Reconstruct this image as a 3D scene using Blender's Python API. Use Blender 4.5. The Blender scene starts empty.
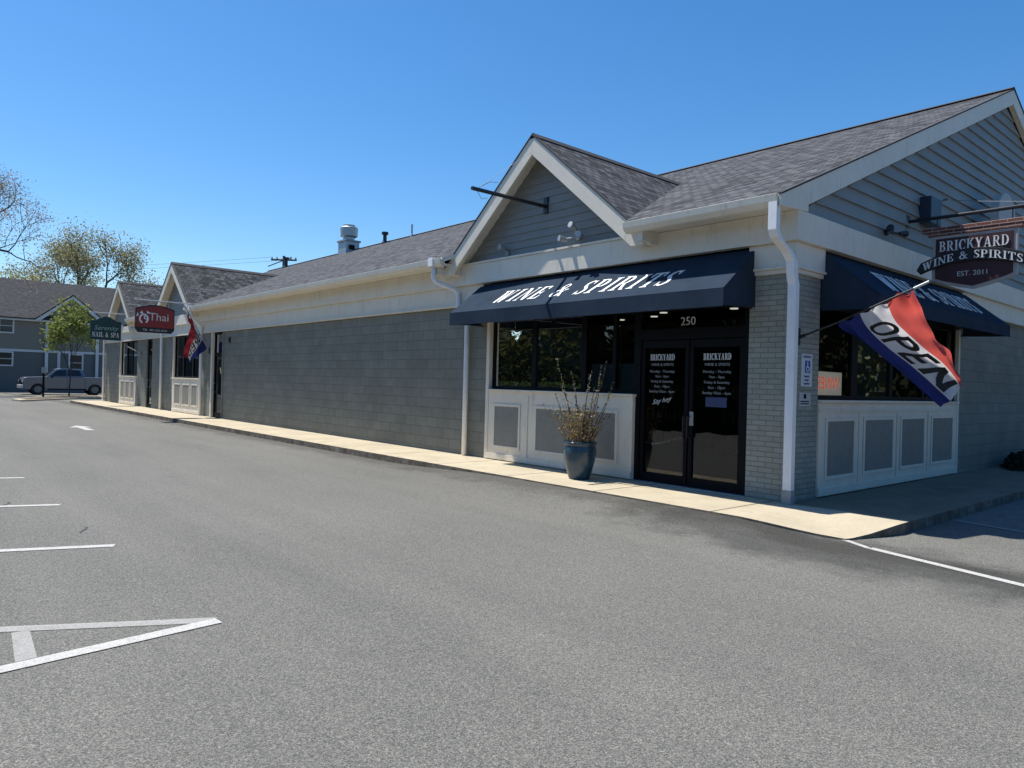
import bpy, bmesh, math, random
from mathutils import Vector, Matrix
random.seed(7)
PI = math.pi
sc = bpy.context.scene
COL = sc.collection
WL = {}

# ------------------------------------------------------------------ mesh helper
class MB:
    def __init__(s):
        s.v = []; s.f = []; s.m = []
    def face(s, pts, m=0):
        i = len(s.v); s.v += [tuple(p) for p in pts]
        s.f.append(tuple(range(i, i + len(pts)))); s.m.append(m)
    def box(s, x0, x1, y0, y1, z0, z1, m=0):
        i = len(s.v)
        s.v += [(x, y, z) for z in (z0, z1) for y in (y0, y1) for x in (x0, x1)]
        for q in ((0,2,3,1), (4,5,7,6), (0,1,5,4), (2,6,7,3), (0,4,6,2), (1,3,7,5)):
            s.f.append(tuple(i + k for k in q)); s.m.append(m)
    def prism(s, poly, axis, a0, a1, m=0):
        def P(p, a):
            return {'x': (a, p[0], p[1]), 'y': (p[0], a, p[1]), 'z': (p[0], p[1], a)}[axis]
        n = len(poly); i = len(s.v)
        s.v += [P(p, a0) for p in poly] + [P(p, a1) for p in poly]
        s.f.append(tuple(i + k for k in range(n))); s.m.append(m)
        s.f.append(tuple(i + n + k for k in reversed(range(n)))); s.m.append(m)
        for k in range(n):
            j = (k + 1) % n
            s.f.append((i + k, i + n + k, i + n + j, i + j)); s.m.append(m)
    def solid(s, fn, polys, d0, d1, m=0, eps=0.0004):
        # flat shapes (u,v) raised from depth d0 to d1 through fn(u,v,d)
        for q, poly in enumerate(polys):
            n = len(poly); i = len(s.v); dd = d1 + (q % 9) * eps
            s.v += [fn(p[0], p[1], dd) for p in poly] + [fn(p[0], p[1], d0) for p in poly]
            s.f.append(tuple(i + k for k in range(n))); s.m.append(m)
            for k in range(n):
                j = (k + 1) % n
                s.f.append((i + k, i + n + k, i + n + j, i + j)); s.m.append(m)
    def tube(s, path, r, n=8, m=0, caps=True):
        path = [Vector(p) for p in path]
        rs = r if isinstance(r, (list, tuple)) else [r] * len(path)
        i0 = len(s.v)
        t0 = (path[1] - path[0]).normalized()
        a = Vector((0, 0, 1)) if abs(t0.z) < .9 else Vector((1, 0, 0))
        nrm = t0.cross(a).normalized()
        for k, p in enumerate(path):
            if k == 0: t = t0
            elif k == len(path) - 1: t = (path[k] - path[k-1]).normalized()
            else: t = ((path[k] - path[k-1]).normalized() + (path[k+1] - path[k]).normalized()).normalized()
            nrm = (nrm - t * nrm.dot(t))
            nrm = nrm.normalized() if nrm.length > 1e-6 else t.orthogonal().normalized()
            b = t.cross(nrm)
            for j in range(n):
                an = 2 * PI * (j + .5) / n
                s.v.append(tuple(p + (nrm * math.cos(an) + b * math.sin(an)) * rs[k]))
        for k in range(len(path) - 1):
            for j in range(n):
                j2 = (j + 1) % n
                s.f.append((i0 + k*n + j, i0 + k*n + j2, i0 + (k+1)*n + j2, i0 + (k+1)*n + j)); s.m.append(m)
        if caps:
            s.f.append(tuple(i0 + j for j in reversed(range(n)))); s.m.append(m)
            e = i0 + (len(path) - 1) * n
            s.f.append(tuple(e + j for j in range(n))); s.m.append(m)
    def lathe(s, prof, c=(0,0,0), n=24, m=0, axis='z', closed=False):
        i0 = len(s.v)
        for r, h in prof:
            for j in range(n):
                a = 2 * PI * j / n; x, y = r * math.cos(a), r * math.sin(a)
                p = {'z': (x, y, h), 'x': (h, x, y), 'y': (x, h, y)}[axis]
                s.v.append((p[0] + c[0], p[1] + c[1], p[2] + c[2]))
        for k in range(len(prof) - 1):
            for j in range(n):
                j2 = (j + 1) % n
                s.f.append((i0 + k*n + j, i0 + k*n + j2, i0 + (k+1)*n + j2, i0 + (k+1)*n + j)); s.m.append(m)
        s.f.append(tuple(i0 + j for j in reversed(range(n)))); s.m.append(m)
        e = i0 + (len(prof) - 1) * n
        s.f.append(tuple(e + j for j in range(n))); s.m.append(m)
    def build(s, name, mats, parent=None, smooth=False, bevel=0, origin=None, recalc=True, sol=0):
        if not isinstance(mats, (list, tuple)): mats = [mats]
        o0 = Vector(WL[parent.name]) if parent else Vector(origin if origin else (0, 0, 0))
        me = bpy.data.meshes.new(name)
        me.from_pydata([tuple(Vector(p) - o0) for p in s.v], [], s.f)
        for m in mats: me.materials.append(m)
        me.polygons.foreach_set('material_index', s.m)
        if recalc:
            bm = bmesh.new(); bm.from_mesh(me)
            bmesh.ops.recalc_face_normals(bm, faces=bm.faces)
            bm.to_mesh(me); bm.free()
        uv = me.uv_layers.new(name='UVMap')
        for p in me.polygons:
            n = p.normal
            if abs(n.z) > .98: u, w = Vector((1, 0, 0)), Vector((0, 1, 0))
            else:
                u = Vector((-n.y, n.x, 0)).normalized(); w = n.cross(u)
            if smooth: p.use_smooth = True
            for li in p.loop_indices:
                co = me.vertices[me.loops[li].vertex_index].co + o0
                uv.data[li].uv = (co.dot(u), co.dot(w))
        ob = bpy.data.objects.new(name, me); COL.objects.link(ob)
        if parent: ob.parent = parent
        else: ob.location = o0
        WL[ob.name] = tuple(o0)
        if sol:
            md = ob.modifiers.new('thick', 'SOLIDIFY'); md.thickness = sol; md.offset = 0
        if bevel:
            md = ob.modifiers.new('soft', 'BEVEL'); md.width = bevel; md.segments = 2
            md.limit_method = 'ANGLE'; md.angle_limit = math.radians(40)
        return ob

def thing(name, label, cat, loc=(0,0,0), group=None):
    o = bpy.data.objects.new(name, None); COL.objects.link(o); o.location = loc
    o.empty_display_size = .2
    WL[o.name] = tuple(loc); tag(o, label, cat, group); return o
def tag(o, label, cat, group=None):
    o['label'] = label; o['category'] = cat
    if group: o['group'] = group
    return o
def struct(o, label=None, kind='structure'):
    o['kind'] = kind
    if label: o['label'] = label
    return o

# ------------------------------------------------------------------ materials
class NT:
    def __init__(s, name):
        s.mat = bpy.data.materials.new(name); s.mat.use_nodes = True
        s.t = s.mat.node_tree; s.n = s.t.nodes; s.b = s.n['Principled BSDF']; s.out = s.n['Material Output']
    def new(s, typ, **kw):
        nd = s.n.new(typ)
        for k, v in kw.items():
            if hasattr(nd, k): setattr(nd, k, v)
        return nd
    def link(s, a, b): s.t.links.new(a, b)
    def coord(s, kind='Object', scale=(1,1,1)):
        c = s.new('ShaderNodeTexCoord'); mp = s.new('ShaderNodeMapping')
        mp.inputs['Scale'].default_value = scale
        s.link(c.outputs[kind], mp.inputs['Vector']); return mp.outputs['Vector']
    def noise(s, vec, scale, detail=4, rough=.6):
        nd = s.new('ShaderNodeTexNoise'); nd.inputs['Scale'].default_value = scale
        nd.inputs['Detail'].default_value = detail; nd.inputs['Roughness'].default_value = rough
        s.link(vec, nd.inputs['Vector']); return nd.outputs['Fac']
    def ramp(s, fac, stops):
        r = s.new('ShaderNodeValToRGB'); e = r.color_ramp.elements
        while len(e) > 1: e.remove(e[-1])
        e[0].position = stops[0][0]; e[0].color = (*stops[0][1], 1)
        for p, c in stops[1:]:
            x = e.new(p); x.color = (*c, 1)
        s.link(fac, r.inputs['Fac']); return r.outputs['Color']
    def mix(s, fac, a, b, blend='MIX'):
        m = s.new('ShaderNodeMix'); m.data_type = 'RGBA'; m.blend_type = blend
        for sock, v in ((m.inputs[0], fac), (m.inputs[6], a), (m.inputs[7], b)):
            if hasattr(v, 'is_output'): s.link(v, sock)
            elif isinstance(v, tuple): sock.default_value = (*v, 1)
            else: sock.default_value = v
        return m.outputs[2]
    def math(s, op, a, b=0.0):
        m = s.new('ShaderNodeMath'); m.operation = op
        for i, v in enumerate((a, b)):
            if hasattr(v, 'is_output'): s.link(v, m.inputs[i])
            else: m.inputs[i].default_value = v
        return m.outputs[0]
    def col(s, c):
        if hasattr(c, 'is_output'): s.link(c, s.b.inputs['Base Color'])
        else: s.b.inputs['Base Color'].default_value = (*c, 1)
    def bump(s, h, strength=.3, dist=.01):
        b = s.new('ShaderNodeBump'); b.inputs['Strength'].default_value = strength
        b.inputs['Distance'].default_value = dist
        s.link(h, b.inputs['Height']); s.link(b.outputs['Normal'], s.b.inputs['Normal'])
    def rough(s, v, spec=None, metal=None):
        if hasattr(v, 'is_output'): s.link(v, s.b.inputs['Roughness'])
        else: s.b.inputs['Roughness'].default_value = v
        if spec is not None: s.b.inputs['Specular IOR Level'].default_value = spec
        if metal is not None: s.b.inputs['Metallic'].default_value = metal

def paint(name, c, var=.12, rough=.55, scale=3.0, spec=.4, dirt=None):
    k = NT(name); v = k.coord()
    n = k.noise(v, scale, 6, .65)
    a = tuple(x * (1 - var) for x in c); b = tuple(min(1, x * (1 + var)) for x in c)
    col = k.ramp(n, [(.3, a), (.7, b)])
    if dirt:
        d = k.noise(k.coord(scale=(2.6, 2.6, .5)), 3.5, 8, .7)
        f = k.ramp(d, [(.56, (0,0,0)), (.72, (1,1,1))])
        col = k.mix(k.math('MULTIPLY', f, .4), col, dirt)
    k.col(col); k.rough(rough, spec)
    k.bump(k.noise(v, 60, 3), .12, .002)
    return k.mat

def plain(name, c, rough=.5, metal=0, spec=.5):
    k = NT(name); v = k.coord()
    k.col(k.ramp(k.noise(v, 9, 4), [(.3, tuple(x*.9 for x in c)), (.7, tuple(min(1, x*1.08) for x in c))]))
    k.rough(rough, spec, metal); return k.mat

def blocks(name, c, mortar, bw, bh, msize, scale_var=.1, bump=.6, offset=.5):
    k = NT(name); uv = k.coord('UV')
    br = k.new('ShaderNodeTexBrick'); br.offset = offset; br.squash = 1
    br.inputs['Scale'].default_value = 1
    br.inputs['Brick Width'].default_value = bw; br.inputs['Row Height'].default_value = bh
    br.inputs['Mortar Size'].default_value = msize; br.inputs['Mortar Smooth'].default_value = .35
    br.inputs['Bias'].default_value = 0
    br.inputs['Color1'].default_value = (*[x*(1-scale_var) for x in c], 1)
    br.inputs['Color2'].default_value = (*[x*(1+scale_var) for x in c], 1)
    br.inputs['Mortar'].default_value = (*mortar, 1)
    # wobble so joints are not ruler straight
    dn = k.new('ShaderNodeTexNoise'); dn.inputs['Scale'].default_value = 9
    k.link(uv, dn.inputs['Vector'])
    va = k.new('ShaderNodeVectorMath'); va.operation = 'MULTIPLY_ADD'
    va.inputs[1].default_value = (.008, .008, 0)
    k.link(dn.outputs['Color'], va.inputs[0]); k.link(uv, va.inputs[2]); k.link(va.outputs[0], br.inputs['Vector'])
    n = k.noise(uv, 1.3, 7, .7)
    col = k.mix(1.0, br.outputs['Color'], k.ramp(n, [(.25, (.78,.78,.76)), (.75, (1.16,1.16,1.18))]), 'MULTIPLY')
    fine = k.noise(uv, 130, 3, .7)
    col = k.mix(1.0, col, k.ramp(fine, [(.3, (.86,.86,.86)), (.7, (1.1,1.1,1.1))]), 'MULTIPLY')
    k.col(col); k.rough(.75, .3)
    h = k.math('ADD', k.math('MULTIPLY', k.math('SUBTRACT', 1.0, br.outputs['Fac']), 1.0), k.math('MULTIPLY', fine, .35))
    k.bump(h, bump, .008)
    return k.mat

def m_asphalt():
    k = NT('asphalt'); v = k.coord()
    big = k.noise(v, .22, 6, .62)
    streak = k.noise(k.coord(scale=(.12, 1.3, 1)), .9, 5, .6)
    mid = k.noise(v, 48, 4, .8)
    vor = k.new('ShaderNodeTexVoronoi'); vor.inputs['Scale'].default_value = 185
    k.link(v, vor.inputs['Vector'])
    base = k.ramp(big, [(.3, (.108,.107,.098)), (.7, (.158,.155,.140))])
    base = k.mix(.55, base, k.ramp(streak, [(.3, (.112,.111,.102)), (.7, (.160,.157,.142))]))
    g = k.mix(1.0, base, k.ramp(vor.outputs['Color'], [(.05, (.42,.42,.43)), (.55, (1,1,1)), (.97, (2.1,2.06,1.97))]), 'MULTIPLY')
    g = k.mix(1.0, g, k.ramp(mid, [(.28, (.70,.70,.71)), (.72, (1.30,1.30,1.28))]), 'MULTIPLY')
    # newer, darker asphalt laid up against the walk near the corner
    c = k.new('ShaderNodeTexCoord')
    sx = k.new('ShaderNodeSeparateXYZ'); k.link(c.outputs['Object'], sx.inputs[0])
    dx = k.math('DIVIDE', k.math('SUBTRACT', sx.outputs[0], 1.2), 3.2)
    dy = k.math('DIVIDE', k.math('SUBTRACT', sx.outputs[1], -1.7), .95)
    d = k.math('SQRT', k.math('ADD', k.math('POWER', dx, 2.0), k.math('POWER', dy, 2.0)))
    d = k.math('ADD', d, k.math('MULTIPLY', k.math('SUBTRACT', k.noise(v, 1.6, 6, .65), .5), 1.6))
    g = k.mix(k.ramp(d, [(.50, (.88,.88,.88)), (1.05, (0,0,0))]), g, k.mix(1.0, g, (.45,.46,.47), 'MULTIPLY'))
    # oil / tyre stains
    st = k.noise(k.coord(scale=(.5, .8, 1)), .75, 7, .72)
    g = k.mix(k.ramp(st, [(.60, (0,0,0)), (.74, (.5,.5,.5))]), g, k.mix(1.0, g, (.6,.6,.62), 'MULTIPLY'))
    # grime gathered against the kerb
    ke = k.math('ADD', k.math('DIVIDE', k.math('ABSOLUTE', k.math('ADD', sx.outputs[1], 1.5)), .55), k.math('MULTIPLY', k.math('SUBTRACT', k.noise(k.coord(scale=(.5,1,1)), 2.2, 7, .7), .5), 3.0))
    g = k.mix(k.ramp(ke, [(.25, (.6,.6,.6)), (.95, (0,0,0))]), g, k.mix(1.0, g, (.42,.40,.38), 'MULTIPLY'))
    sp = k.noise(v, 2.1, 9, .82)
    g = k.mix(k.ramp(sp, [(.66, (0,0,0)), (.72, (.55,.55,.55))]), g, k.mix(1.0, g, (.5,.5,.5), 'MULTIPLY'))
    k.col(g); k.rough(.85, .25)
    k.bump(k.math('ADD', vor.outputs['Distance'], k.math('MULTIPLY', mid, .8)), .55, .006)
    return k.mat

def m_concrete():
    k = NT('concrete'); v = k.coord()
    n = k.noise(v, 1.7, 8, .7); f = k.noise(v, 85, 3, .7)
    col = k.ramp(n, [(.25, (.37,.315,.225)), (.75, (.52,.455,.335))])
    col = k.mix(1.0, col, k.ramp(f, [(.3, (.8,.8,.8)), (.7, (1.12,1.12,1.1))]), 'MULTIPLY')
    c = k.new('ShaderNodeTexCoord'); sx = k.new('ShaderNodeSeparateXYZ'); k.link(c.outputs['Object'], sx.inputs[0])
    j = k.math('PINGPONG', k.math('ADD', sx.outputs[0], .20), .92)
    # dark control joints every 1.84 m along the front
    jl = k.ramp(j, [(0, (1,1,1)), (.012, (1,1,1)), (.022, (0,0,0))])
    col = k.mix(k.math('MULTIPLY', jl, .9), col, (.10,.085,.065))
    st = k.noise(v, 3.3, 7, .7)
    col = k.mix(k.ramp(st, [(.58, (0,0,0)), (.72, (.5,.5,.5))]), col, (.24,.20,.15))
    k.col(col); k.rough(.85, .25); k.bump(f, .35, .003); return k.mat

def m_kerb():
    k = NT('kerb_stone'); v = k.coord()
    n = k.noise(v, 4.5, 8, .75)
    k.col(k.ramp(n, [(.3, (.06,.05,.04)), (.52, (.16,.135,.105)), (.66, (.25,.22,.18)), (.72, (.55,.54,.5))]))
    k.rough(.9, .2); k.bump(n, .6, .012); return k.mat

def m_shingle(name='shingle', c0=(.026,.028,.032), c1=(.122,.126,.135), w=.19, h=.14):
    k = NT(name); uv = k.coord('UV')
    br = k.new('ShaderNodeTexBrick'); br.offset = .37; br.offset_frequency = 2
    br.inputs['Scale'].default_value = 1; br.inputs['Brick Width'].default_value = w
    br.inputs['Row Height'].default_value = h; br.inputs['Mortar Size'].default_value = .011
    br.inputs['Mortar Smooth'].default_value = .3; br.inputs['Bias'].default_value = 0
    br.inputs['Color1'].default_value = (*c0, 1); br.inputs['Color2'].default_value = (*c1, 1)
    br.inputs['Mortar'].default_value = (.012,.012,.014, 1)
    k.link(uv, br.inputs['Vector'])
    n = k.noise(uv, 5.5, 5, .7); f = k.noise(uv, 190, 2, .7)
    col = k.mix(1.0, br.outputs['Color'], k.ramp(n, [(.28, (.82,.82,.83)), (.72, (1.14,1.14,1.14))]), 'MULTIPLY')
    col = k.mix(1.0, col, k.ramp(f, [(.3, (.7,.7,.7)), (.7, (1.3,1.3,1.3))]), 'MULTIPLY')
    k.col(col); k.rough(.9, .2)
    k.bump(k.math('SUBTRACT', k.math('MULTIPLY', f, .4), br.outputs['Fac']), .6, .01)
    return k.mat

def m_lineprint(op=.9):
    k = NT('road_paint'); v = k.coord()
    k.col(k.ramp(k.noise(v, 70, 3), [(.3, (.36,.35,.33)), (.7, (.54,.53,.505))])); k.rough(.75, .3)
    tr = k.new('ShaderNodeBsdfTransparent'); mx = k.new('ShaderNodeMixShader')
    n = k.math('ADD', k.math('MULTIPLY', k.noise(v, 120, 3, .7), .7), k.math('MULTIPLY', k.noise(v, 9, 4, .7), .3))
    f = k.ramp(n, [(.30, (op*.35,)*3), (.42, (op*.8,)*3), (.52, (op,)*3)])
    k.link(f, mx.inputs[0]); k.link(tr.outputs[0], mx.inputs[1]); k.link(k.b.outputs[0], mx.inputs[2])
    k.link(mx.outputs[0], k.out.inputs['Surface']); return k.mat

def m_glass(name='window_glass', tint=(.30,.33,.33), ior=1.75):
    k = NT(name)
    tr = k.new('ShaderNodeBsdfTransparent'); tr.inputs[0].default_value = (*tint, 1)
    gl = k.new('ShaderNodeBsdfGlossy'); gl.inputs['Roughness'].default_value = .01
    n = k.noise(k.coord(), .9, 2)
    bp = k.new('ShaderNodeBump'); bp.inputs['Strength'].default_value = .12; bp.inputs['Distance'].default_value = .03
    k.link(n, bp.inputs['Height']); k.link(bp.outputs[0], gl.inputs['Normal'])
    fr = k.new('ShaderNodeFresnel'); fr.inputs['IOR'].default_value = ior
    mx = k.new('ShaderNodeMixShader')
    k.link(fr.outputs[0], mx.inputs[0]); k.link(tr.outputs[0], mx.inputs[1]); k.link(gl.outputs[0], mx.inputs[2])
    k.link(mx.outputs[0], k.out.inputs['Surface']); return k.mat

def m_cloth(name, c, trans=.35, rough=.7):
    k = NT(name); v = k.coord()
    n = k.noise(v, 5, 5)
    col = k.ramp(n, [(.3, tuple(x*.85 for x in c)), (.7, tuple(min(1, x*1.1) for x in c))])
    k.col(col); k.rough(rough, .3)
    k.bump(k.noise(v, 14, 5, .7), .35, .015)
    tl = k.new('ShaderNodeBsdfTranslucent'); k.link(col, tl.inputs[0])
    mx = k.new('ShaderNodeMixShader'); mx.inputs[0].default_value = trans
    k.link(k.b.outputs[0], mx.inputs[1]); k.link(tl.outputs[0], mx.inputs[2])
    k.link(mx.outputs[0], k.out.inputs['Surface']); return k.mat

def m_leaf(name, c0, c1, trans=.35):
    k = NT(name); g = k.new('ShaderNodeNewGeometry')
    r = k.ramp(g.outputs['Random Per Island'], [(0, c0), (1, c1)])
    k.col(r); k.rough(.6, .25)
    tl = k.new('ShaderNodeBsdfTranslucent'); k.link(r, tl.inputs[0])
    mx = k.new('ShaderNodeMixShader'); mx.inputs[0].default_value = trans
    k.link(k.b.outputs[0], mx.inputs[1]); k.link(tl.outputs[0], mx.inputs[2])
    k.link(mx.outputs[0], k.out.inputs['Surface']); return k.mat

def m_emit(name, c, s):
    k = NT(name); k.b.inputs['Emission Color'].default_value = (*c, 1); k.b.inputs['Emission Strength'].default_value = s
    return k.mat

def m_awning():
    k = NT('navy_canvas'); v = k.coord()
    k.col(k.ramp(k.noise(v, 2.5, 5), [(.3, (.026,.039,.060)), (.7, (.036,.052,.076))]))
    k.rough(.9, .02)
    k.bump(k.noise(v, 180, 2), .25, .003); return k.mat

M = {}
M['asphalt'] = m_asphalt(); M['concrete'] = m_concrete(); M['kerb'] = m_kerb(); M['concrete_shaded'] = paint('concrete_shaded', (.20,.165,.12), .2, .85, 2.2, .25)  # last one: darker concrete copy with the building's shade put into its colour
M['line'] = m_lineprint(.97); M['line_worn'] = m_lineprint(.62)
M['trim'] = paint('cream_trim', (.74,.685,.575), .06, .5, 2.0, .4, dirt=(.34,.28,.20))
M['panel'] = paint('panel_paint', (.75,.685,.56), .06, .5, 3.0, .4, dirt=(.34,.31,.25))
M['inset'] = plain('inset_grey', (.225,.220,.190), .6)
M['white'] = paint('white_metal', (.82,.82,.81), .05, .4, 4.0, .5, dirt=(.5,.5,.48))
M['block'] = blocks('painted_block', (.215,.216,.178), (.146,.147,.124), .405, .2032, .007, .07, .5)
M['brick'] = blocks('painted_brick', (.315,.325,.275), (.22,.226,.19), .21, .0685, .007, .09, .8)
M['siding'] = paint('blue_grey_siding', (.235,.235,.215), .1, .5, 1.6, .4)
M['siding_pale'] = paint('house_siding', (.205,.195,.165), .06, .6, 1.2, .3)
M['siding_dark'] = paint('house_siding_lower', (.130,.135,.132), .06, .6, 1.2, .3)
M['shingle'] = m_shingle(); M['shingle_far'] = m_shingle('shingle_far', (.032,.032,.037), (.066,.066,.074))
M['cap'] = plain('ridge_cap', (.03,.03,.033), .8)
M['dark'] = plain('dark_bronze', (.005,.0055,.007), .55, spec=.12)
M['black'] = plain('black_metal', (.012,.012,.014), .35)
M['glass'] = m_glass(); M['glass_far'] = m_glass('window_glass_far', (.22,.25,.27), 1.6)
M['room'] = plain('room_wall', (.10,.095,.085), .9)
M['roomdark'] = plain('room_dark', (.045,.04,.036), .8)
M['navy'] = m_awning()
M['letter'] = plain('white_lettering', (.82,.82,.80), .5)
M['decal'] = plain('decal_white', (.62,.62,.60), .6)
M['decal_dim'] = plain('decal_grey', (.34,.34,.33), .6)
M['steel'] = plain('galvanised', (.42,.44,.46), .45, .6)
M['grey'] = plain('grey_plastic', (.30,.31,.31), .5)
M['rim'] = plain('alloy_rim', (.16,.165,.175), .4, .5); M['lamp'] = m_emit('downlight_glow', (1,.93,.82), 1.3)

def serif_words(txt, h, track=.06, xs=1.0):
    out = []; x = 0
    for wrd in txt.split(' '):
        ps, w_ = serif(wrd, h, track, xs)
        out.append([[(p[0]+x, p[1]) for p in q] for q in ps]); x += w_ + (.42 + 2*track)*xs*h
    return out, x - (.42 + 2*track)*xs*h

def shape_text(body, size, align='CENTER', extrude=0.0):
    cu = bpy.data.curves.new('t', 'FONT'); cu.body = body; cu.size = size
    cu.align_x = align; cu.resolution_u = 3; cu.extrude = 0
    ob = bpy.data.objects.new('t', cu); COL.objects.link(ob)
    dg = bpy.context.evaluated_depsgraph_get(); dg.update()
    me = ob.evaluated_get(dg).to_mesh()
    polys = [[(me.vertices[i].co.x, me.vertices[i].co.y) for i in p.vertices] for p in me.polygons]
    ob.evaluated_get(dg).to_mesh_clear()
    bpy.data.objects.remove(ob); bpy.data.curves.remove(cu)
    return polys

# serif capitals drawn from strokes in a unit-high box
TK, TN, SH = .165, .065, .05
def _st(x0, y0, x1, y1, w): return [(x0-w/2, y0), (x0+w/2, y0), (x1+w/2, y1), (x1-w/2, y1)]
def _sr(x, y, w):
    return [(x-w/2, y), (x+w/2, y), (x+w/2-.02, y+SH), (x-w/2+.02, y+SH)] if y < .5 else [(x-w/2, y), (x+w/2, y), (x+w/2-.02, y-SH), (x-w/2+.02, y-SH)]
def _arc(cx, cy, rx, ry, tx, ty, a0, a1, n=12):
    out = []
    for i in range(n):
        q = []
        for a, k in ((a0+(a1-a0)*i/n, 0), (a0+(a1-a0)*(i+1)/n, 0), (a0+(a1-a0)*(i+1)/n, 1), (a0+(a1-a0)*i/n, 1)):
            a = math.radians(a); X, Y = (rx, ry) if k == 0 else (rx-tx, ry-ty)
            q.append((cx + X*math.cos(a), cy + Y*math.sin(a)))
        out.append(q)
    return out
def _glyphs():
    G = {}
    G['W'] = (1.16, [_st(.2,1,.40,0,TK), _st(.40,0,.58,.9,TN), _st(.56,1,.76,0,TK), _st(.76,0,.98,1,TN), _sr(.2,1,.36), _sr(.56,1,.3), _sr(.98,1,.28)])
    G['I'] = (.42, [_st(.21,0,.21,1,TK), _sr(.21,0,.38), _sr(.21,1,.38)])
    G['N'] = (.88, [_st(.15,0,.15,1,TN), _st(.17,1,.70,0,TK), _st(.73,0,.73,1,TN), _sr(.15,0,.28), _sr(.12,1,.26), _sr(.73,1,.28)])
    G['E'] = (.74, [_st(.19,0,.19,1,TK), [(.06,0),(.66,0),(.69,.26),(.62,.26),(.55,SH+.01),(.06,SH)], [(.06,1),(.64,1),(.66,.76),(.59,.76),(.53,.94),(.06,.94)], [(.28,.47),(.5,.47),(.5,.53),(.28,.53)], [(.46,.36),(.52,.36),(.52,.64),(.46,.64)]])
    G['P'] = (.74, [_st(.19,0,.19,1,TK), _sr(.19,0,.40), _sr(.13,1,.24), [(.2,1),(.42,1),(.42,.94),(.2,.94)], [(.2,.44),(.42,.44),(.42,.5),(.2,.5)]] + _arc(.40,.72,.29,.28,.17,.06,-90,90))
    G['R'] = (.84, [_st(.19,0,.19,1,TK), _sr(.19,0,.38), _sr(.13,1,.24), [(.2,1),(.42,1),(.42,.94),(.2,.94)], [(.2,.46),(.42,.46),(.42,.52),(.2,.52)], _st(.70,0,.42,.48,TK), _sr(.74,0,.2)] + _arc(.40,.73,.27,.27,.16,.06,-90,90))
    G['B'] = (.80, [_st(.19,0,.19,1,TK), _sr(.13,0,.24), _sr(.13,1,.24), [(.2,1),(.42,1),(.42,.94),(.2,.94)], [(.2,.49),(.42,.49),(.42,.55),(.2,.55)], [(.2,0),(.42,0),(.42,.06),(.2,.06)]] + _arc(.40,.76,.25,.24,.15,.06,-90,90) + _arc(.40,.275,.31,.275,.17,.06,-90,90))
    G['D'] = (.86, [_st(.19,0,.19,1,TK), _sr(.13,0,.24), _sr(.13,1,.24), [(.2,1),(.36,1),(.36,.94),(.2,.94)], [(.2,0),(.36,0),(.36,.06),(.2,.06)]] + _arc(.34,.5,.45,.5,.19,.06,-90,90))
    G['C'] = (.80, _arc(.44,.5,.40,.52,.19,.07,50,310,18) + [[(.66,.66),(.73,.66),(.73,1.0),(.68,1.0)], [(.70,.2),(.66,.26),(.62,.12),(.68,.06)]])
    G['K'] = (.88, [_st(.19,0,.19,1,TK), _sr(.19,0,.38), _sr(.19,1,.38), _st(.26,.42,.68,1,TN+.02), _st(.74,0,.42,.62,TK), _sr(.68,1,.26), _sr(.76,0,.24)])
    G['Y'] = (.86, [_st(.43,0,.43,.48,TK), _st(.43,.42,.17,1,TK), _st(.43,.42,.70,1,TN+.02), _sr(.43,0,.38), _sr(.17,1,.32), _sr(.71,1,.26)])
    G['A'] = (.92, [_st(.70,0,.46,1,TK), _st(.16,0,.42,1,TN), [(.26,.28),(.58,.28),(.58,.34),(.26,.34)], _sr(.16,0,.28), _sr(.72,0,.34)])
    G['T'] = (.78, [_st(.39,0,.39,1,TK), _sr(.39,0,.38), [(.04,1),(.74,1),(.74,.94),(.04,.94)], [(.04,1),(.04,.72),(.09,.72),(.14,.95)], [(.74,1),(.74,.72),(.69,.72),(.64,.95)]])
    G['S'] = (.64, _arc(.33,.74,.25,.27,.13,.07,35,268,14) + _arc(.31,.26,.27,.27,.14,.07,-145,88,14) + [[(.50,.74),(.55,.74),(.55,1.0),(.51,1.0)], [(.06,.0),(.1,.0),(.11,.28),(.06,.28)], [(.17,.60),(.26,.68),(.50,.40),(.40,.33)]])
    G['&'] = (.96, _arc(.38,.78,.20,.22,.09,.06,0,360,14) + _arc(.34,.26,.30,.27,.15,.07,60,360,16) + [_st(.82,0,.28,.72,.15), _st(.58,.26,.74,.52,.06), _sr(.74,.55,.26)])
    G['L'] = (.70, [_st(.19,0,.19,1,TK), _sr(.19,1,.38), [(.06,0),(.62,0),(.66,.3),(.59,.3),(.52,SH+.01),(.06,SH)]])
    G[' '] = (.42, []); G['.'] = (.3, [[(.08,0),(.22,0),(.22,.14),(.08,.14)]])
    return G
GL = _glyphs()
def serif(txt, h, track=.06, xs=1.0):
    x = 0; out = []
    for ch in txt:
        w, ps = GL[ch]
        for p in ps: out.append([((x + a*xs)*h, b*h) for a, b in p])
        x += (w + track)*xs
    return out, (x - track*xs)*h

# ------------------------------------------------------------------ camera, sky, sun
cam = bpy.data.objects.new('camera', bpy.data.cameras.new('camera')); COL.objects.link(cam)
r_ = Vector((0.65946325, 0.75126119, 0.02673661)); u_ = Vector((-0.01768313, -0.02005384, 0.99964251)); f_ = Vector((-0.751528791, 0.659700290, -0.0000598788457))
mt = Matrix((r_, u_, -f_)).transposed().to_4x4(); mt.translation = (4.6097, -8.7774, 1.55)
cam.matrix_world = mt
cam.data.sensor_width = 36; cam.data.lens = 723.87 * 36 / 1024; cam.data.clip_end = 3000; cam.data.clip_start = .05
sc.camera = cam

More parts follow.
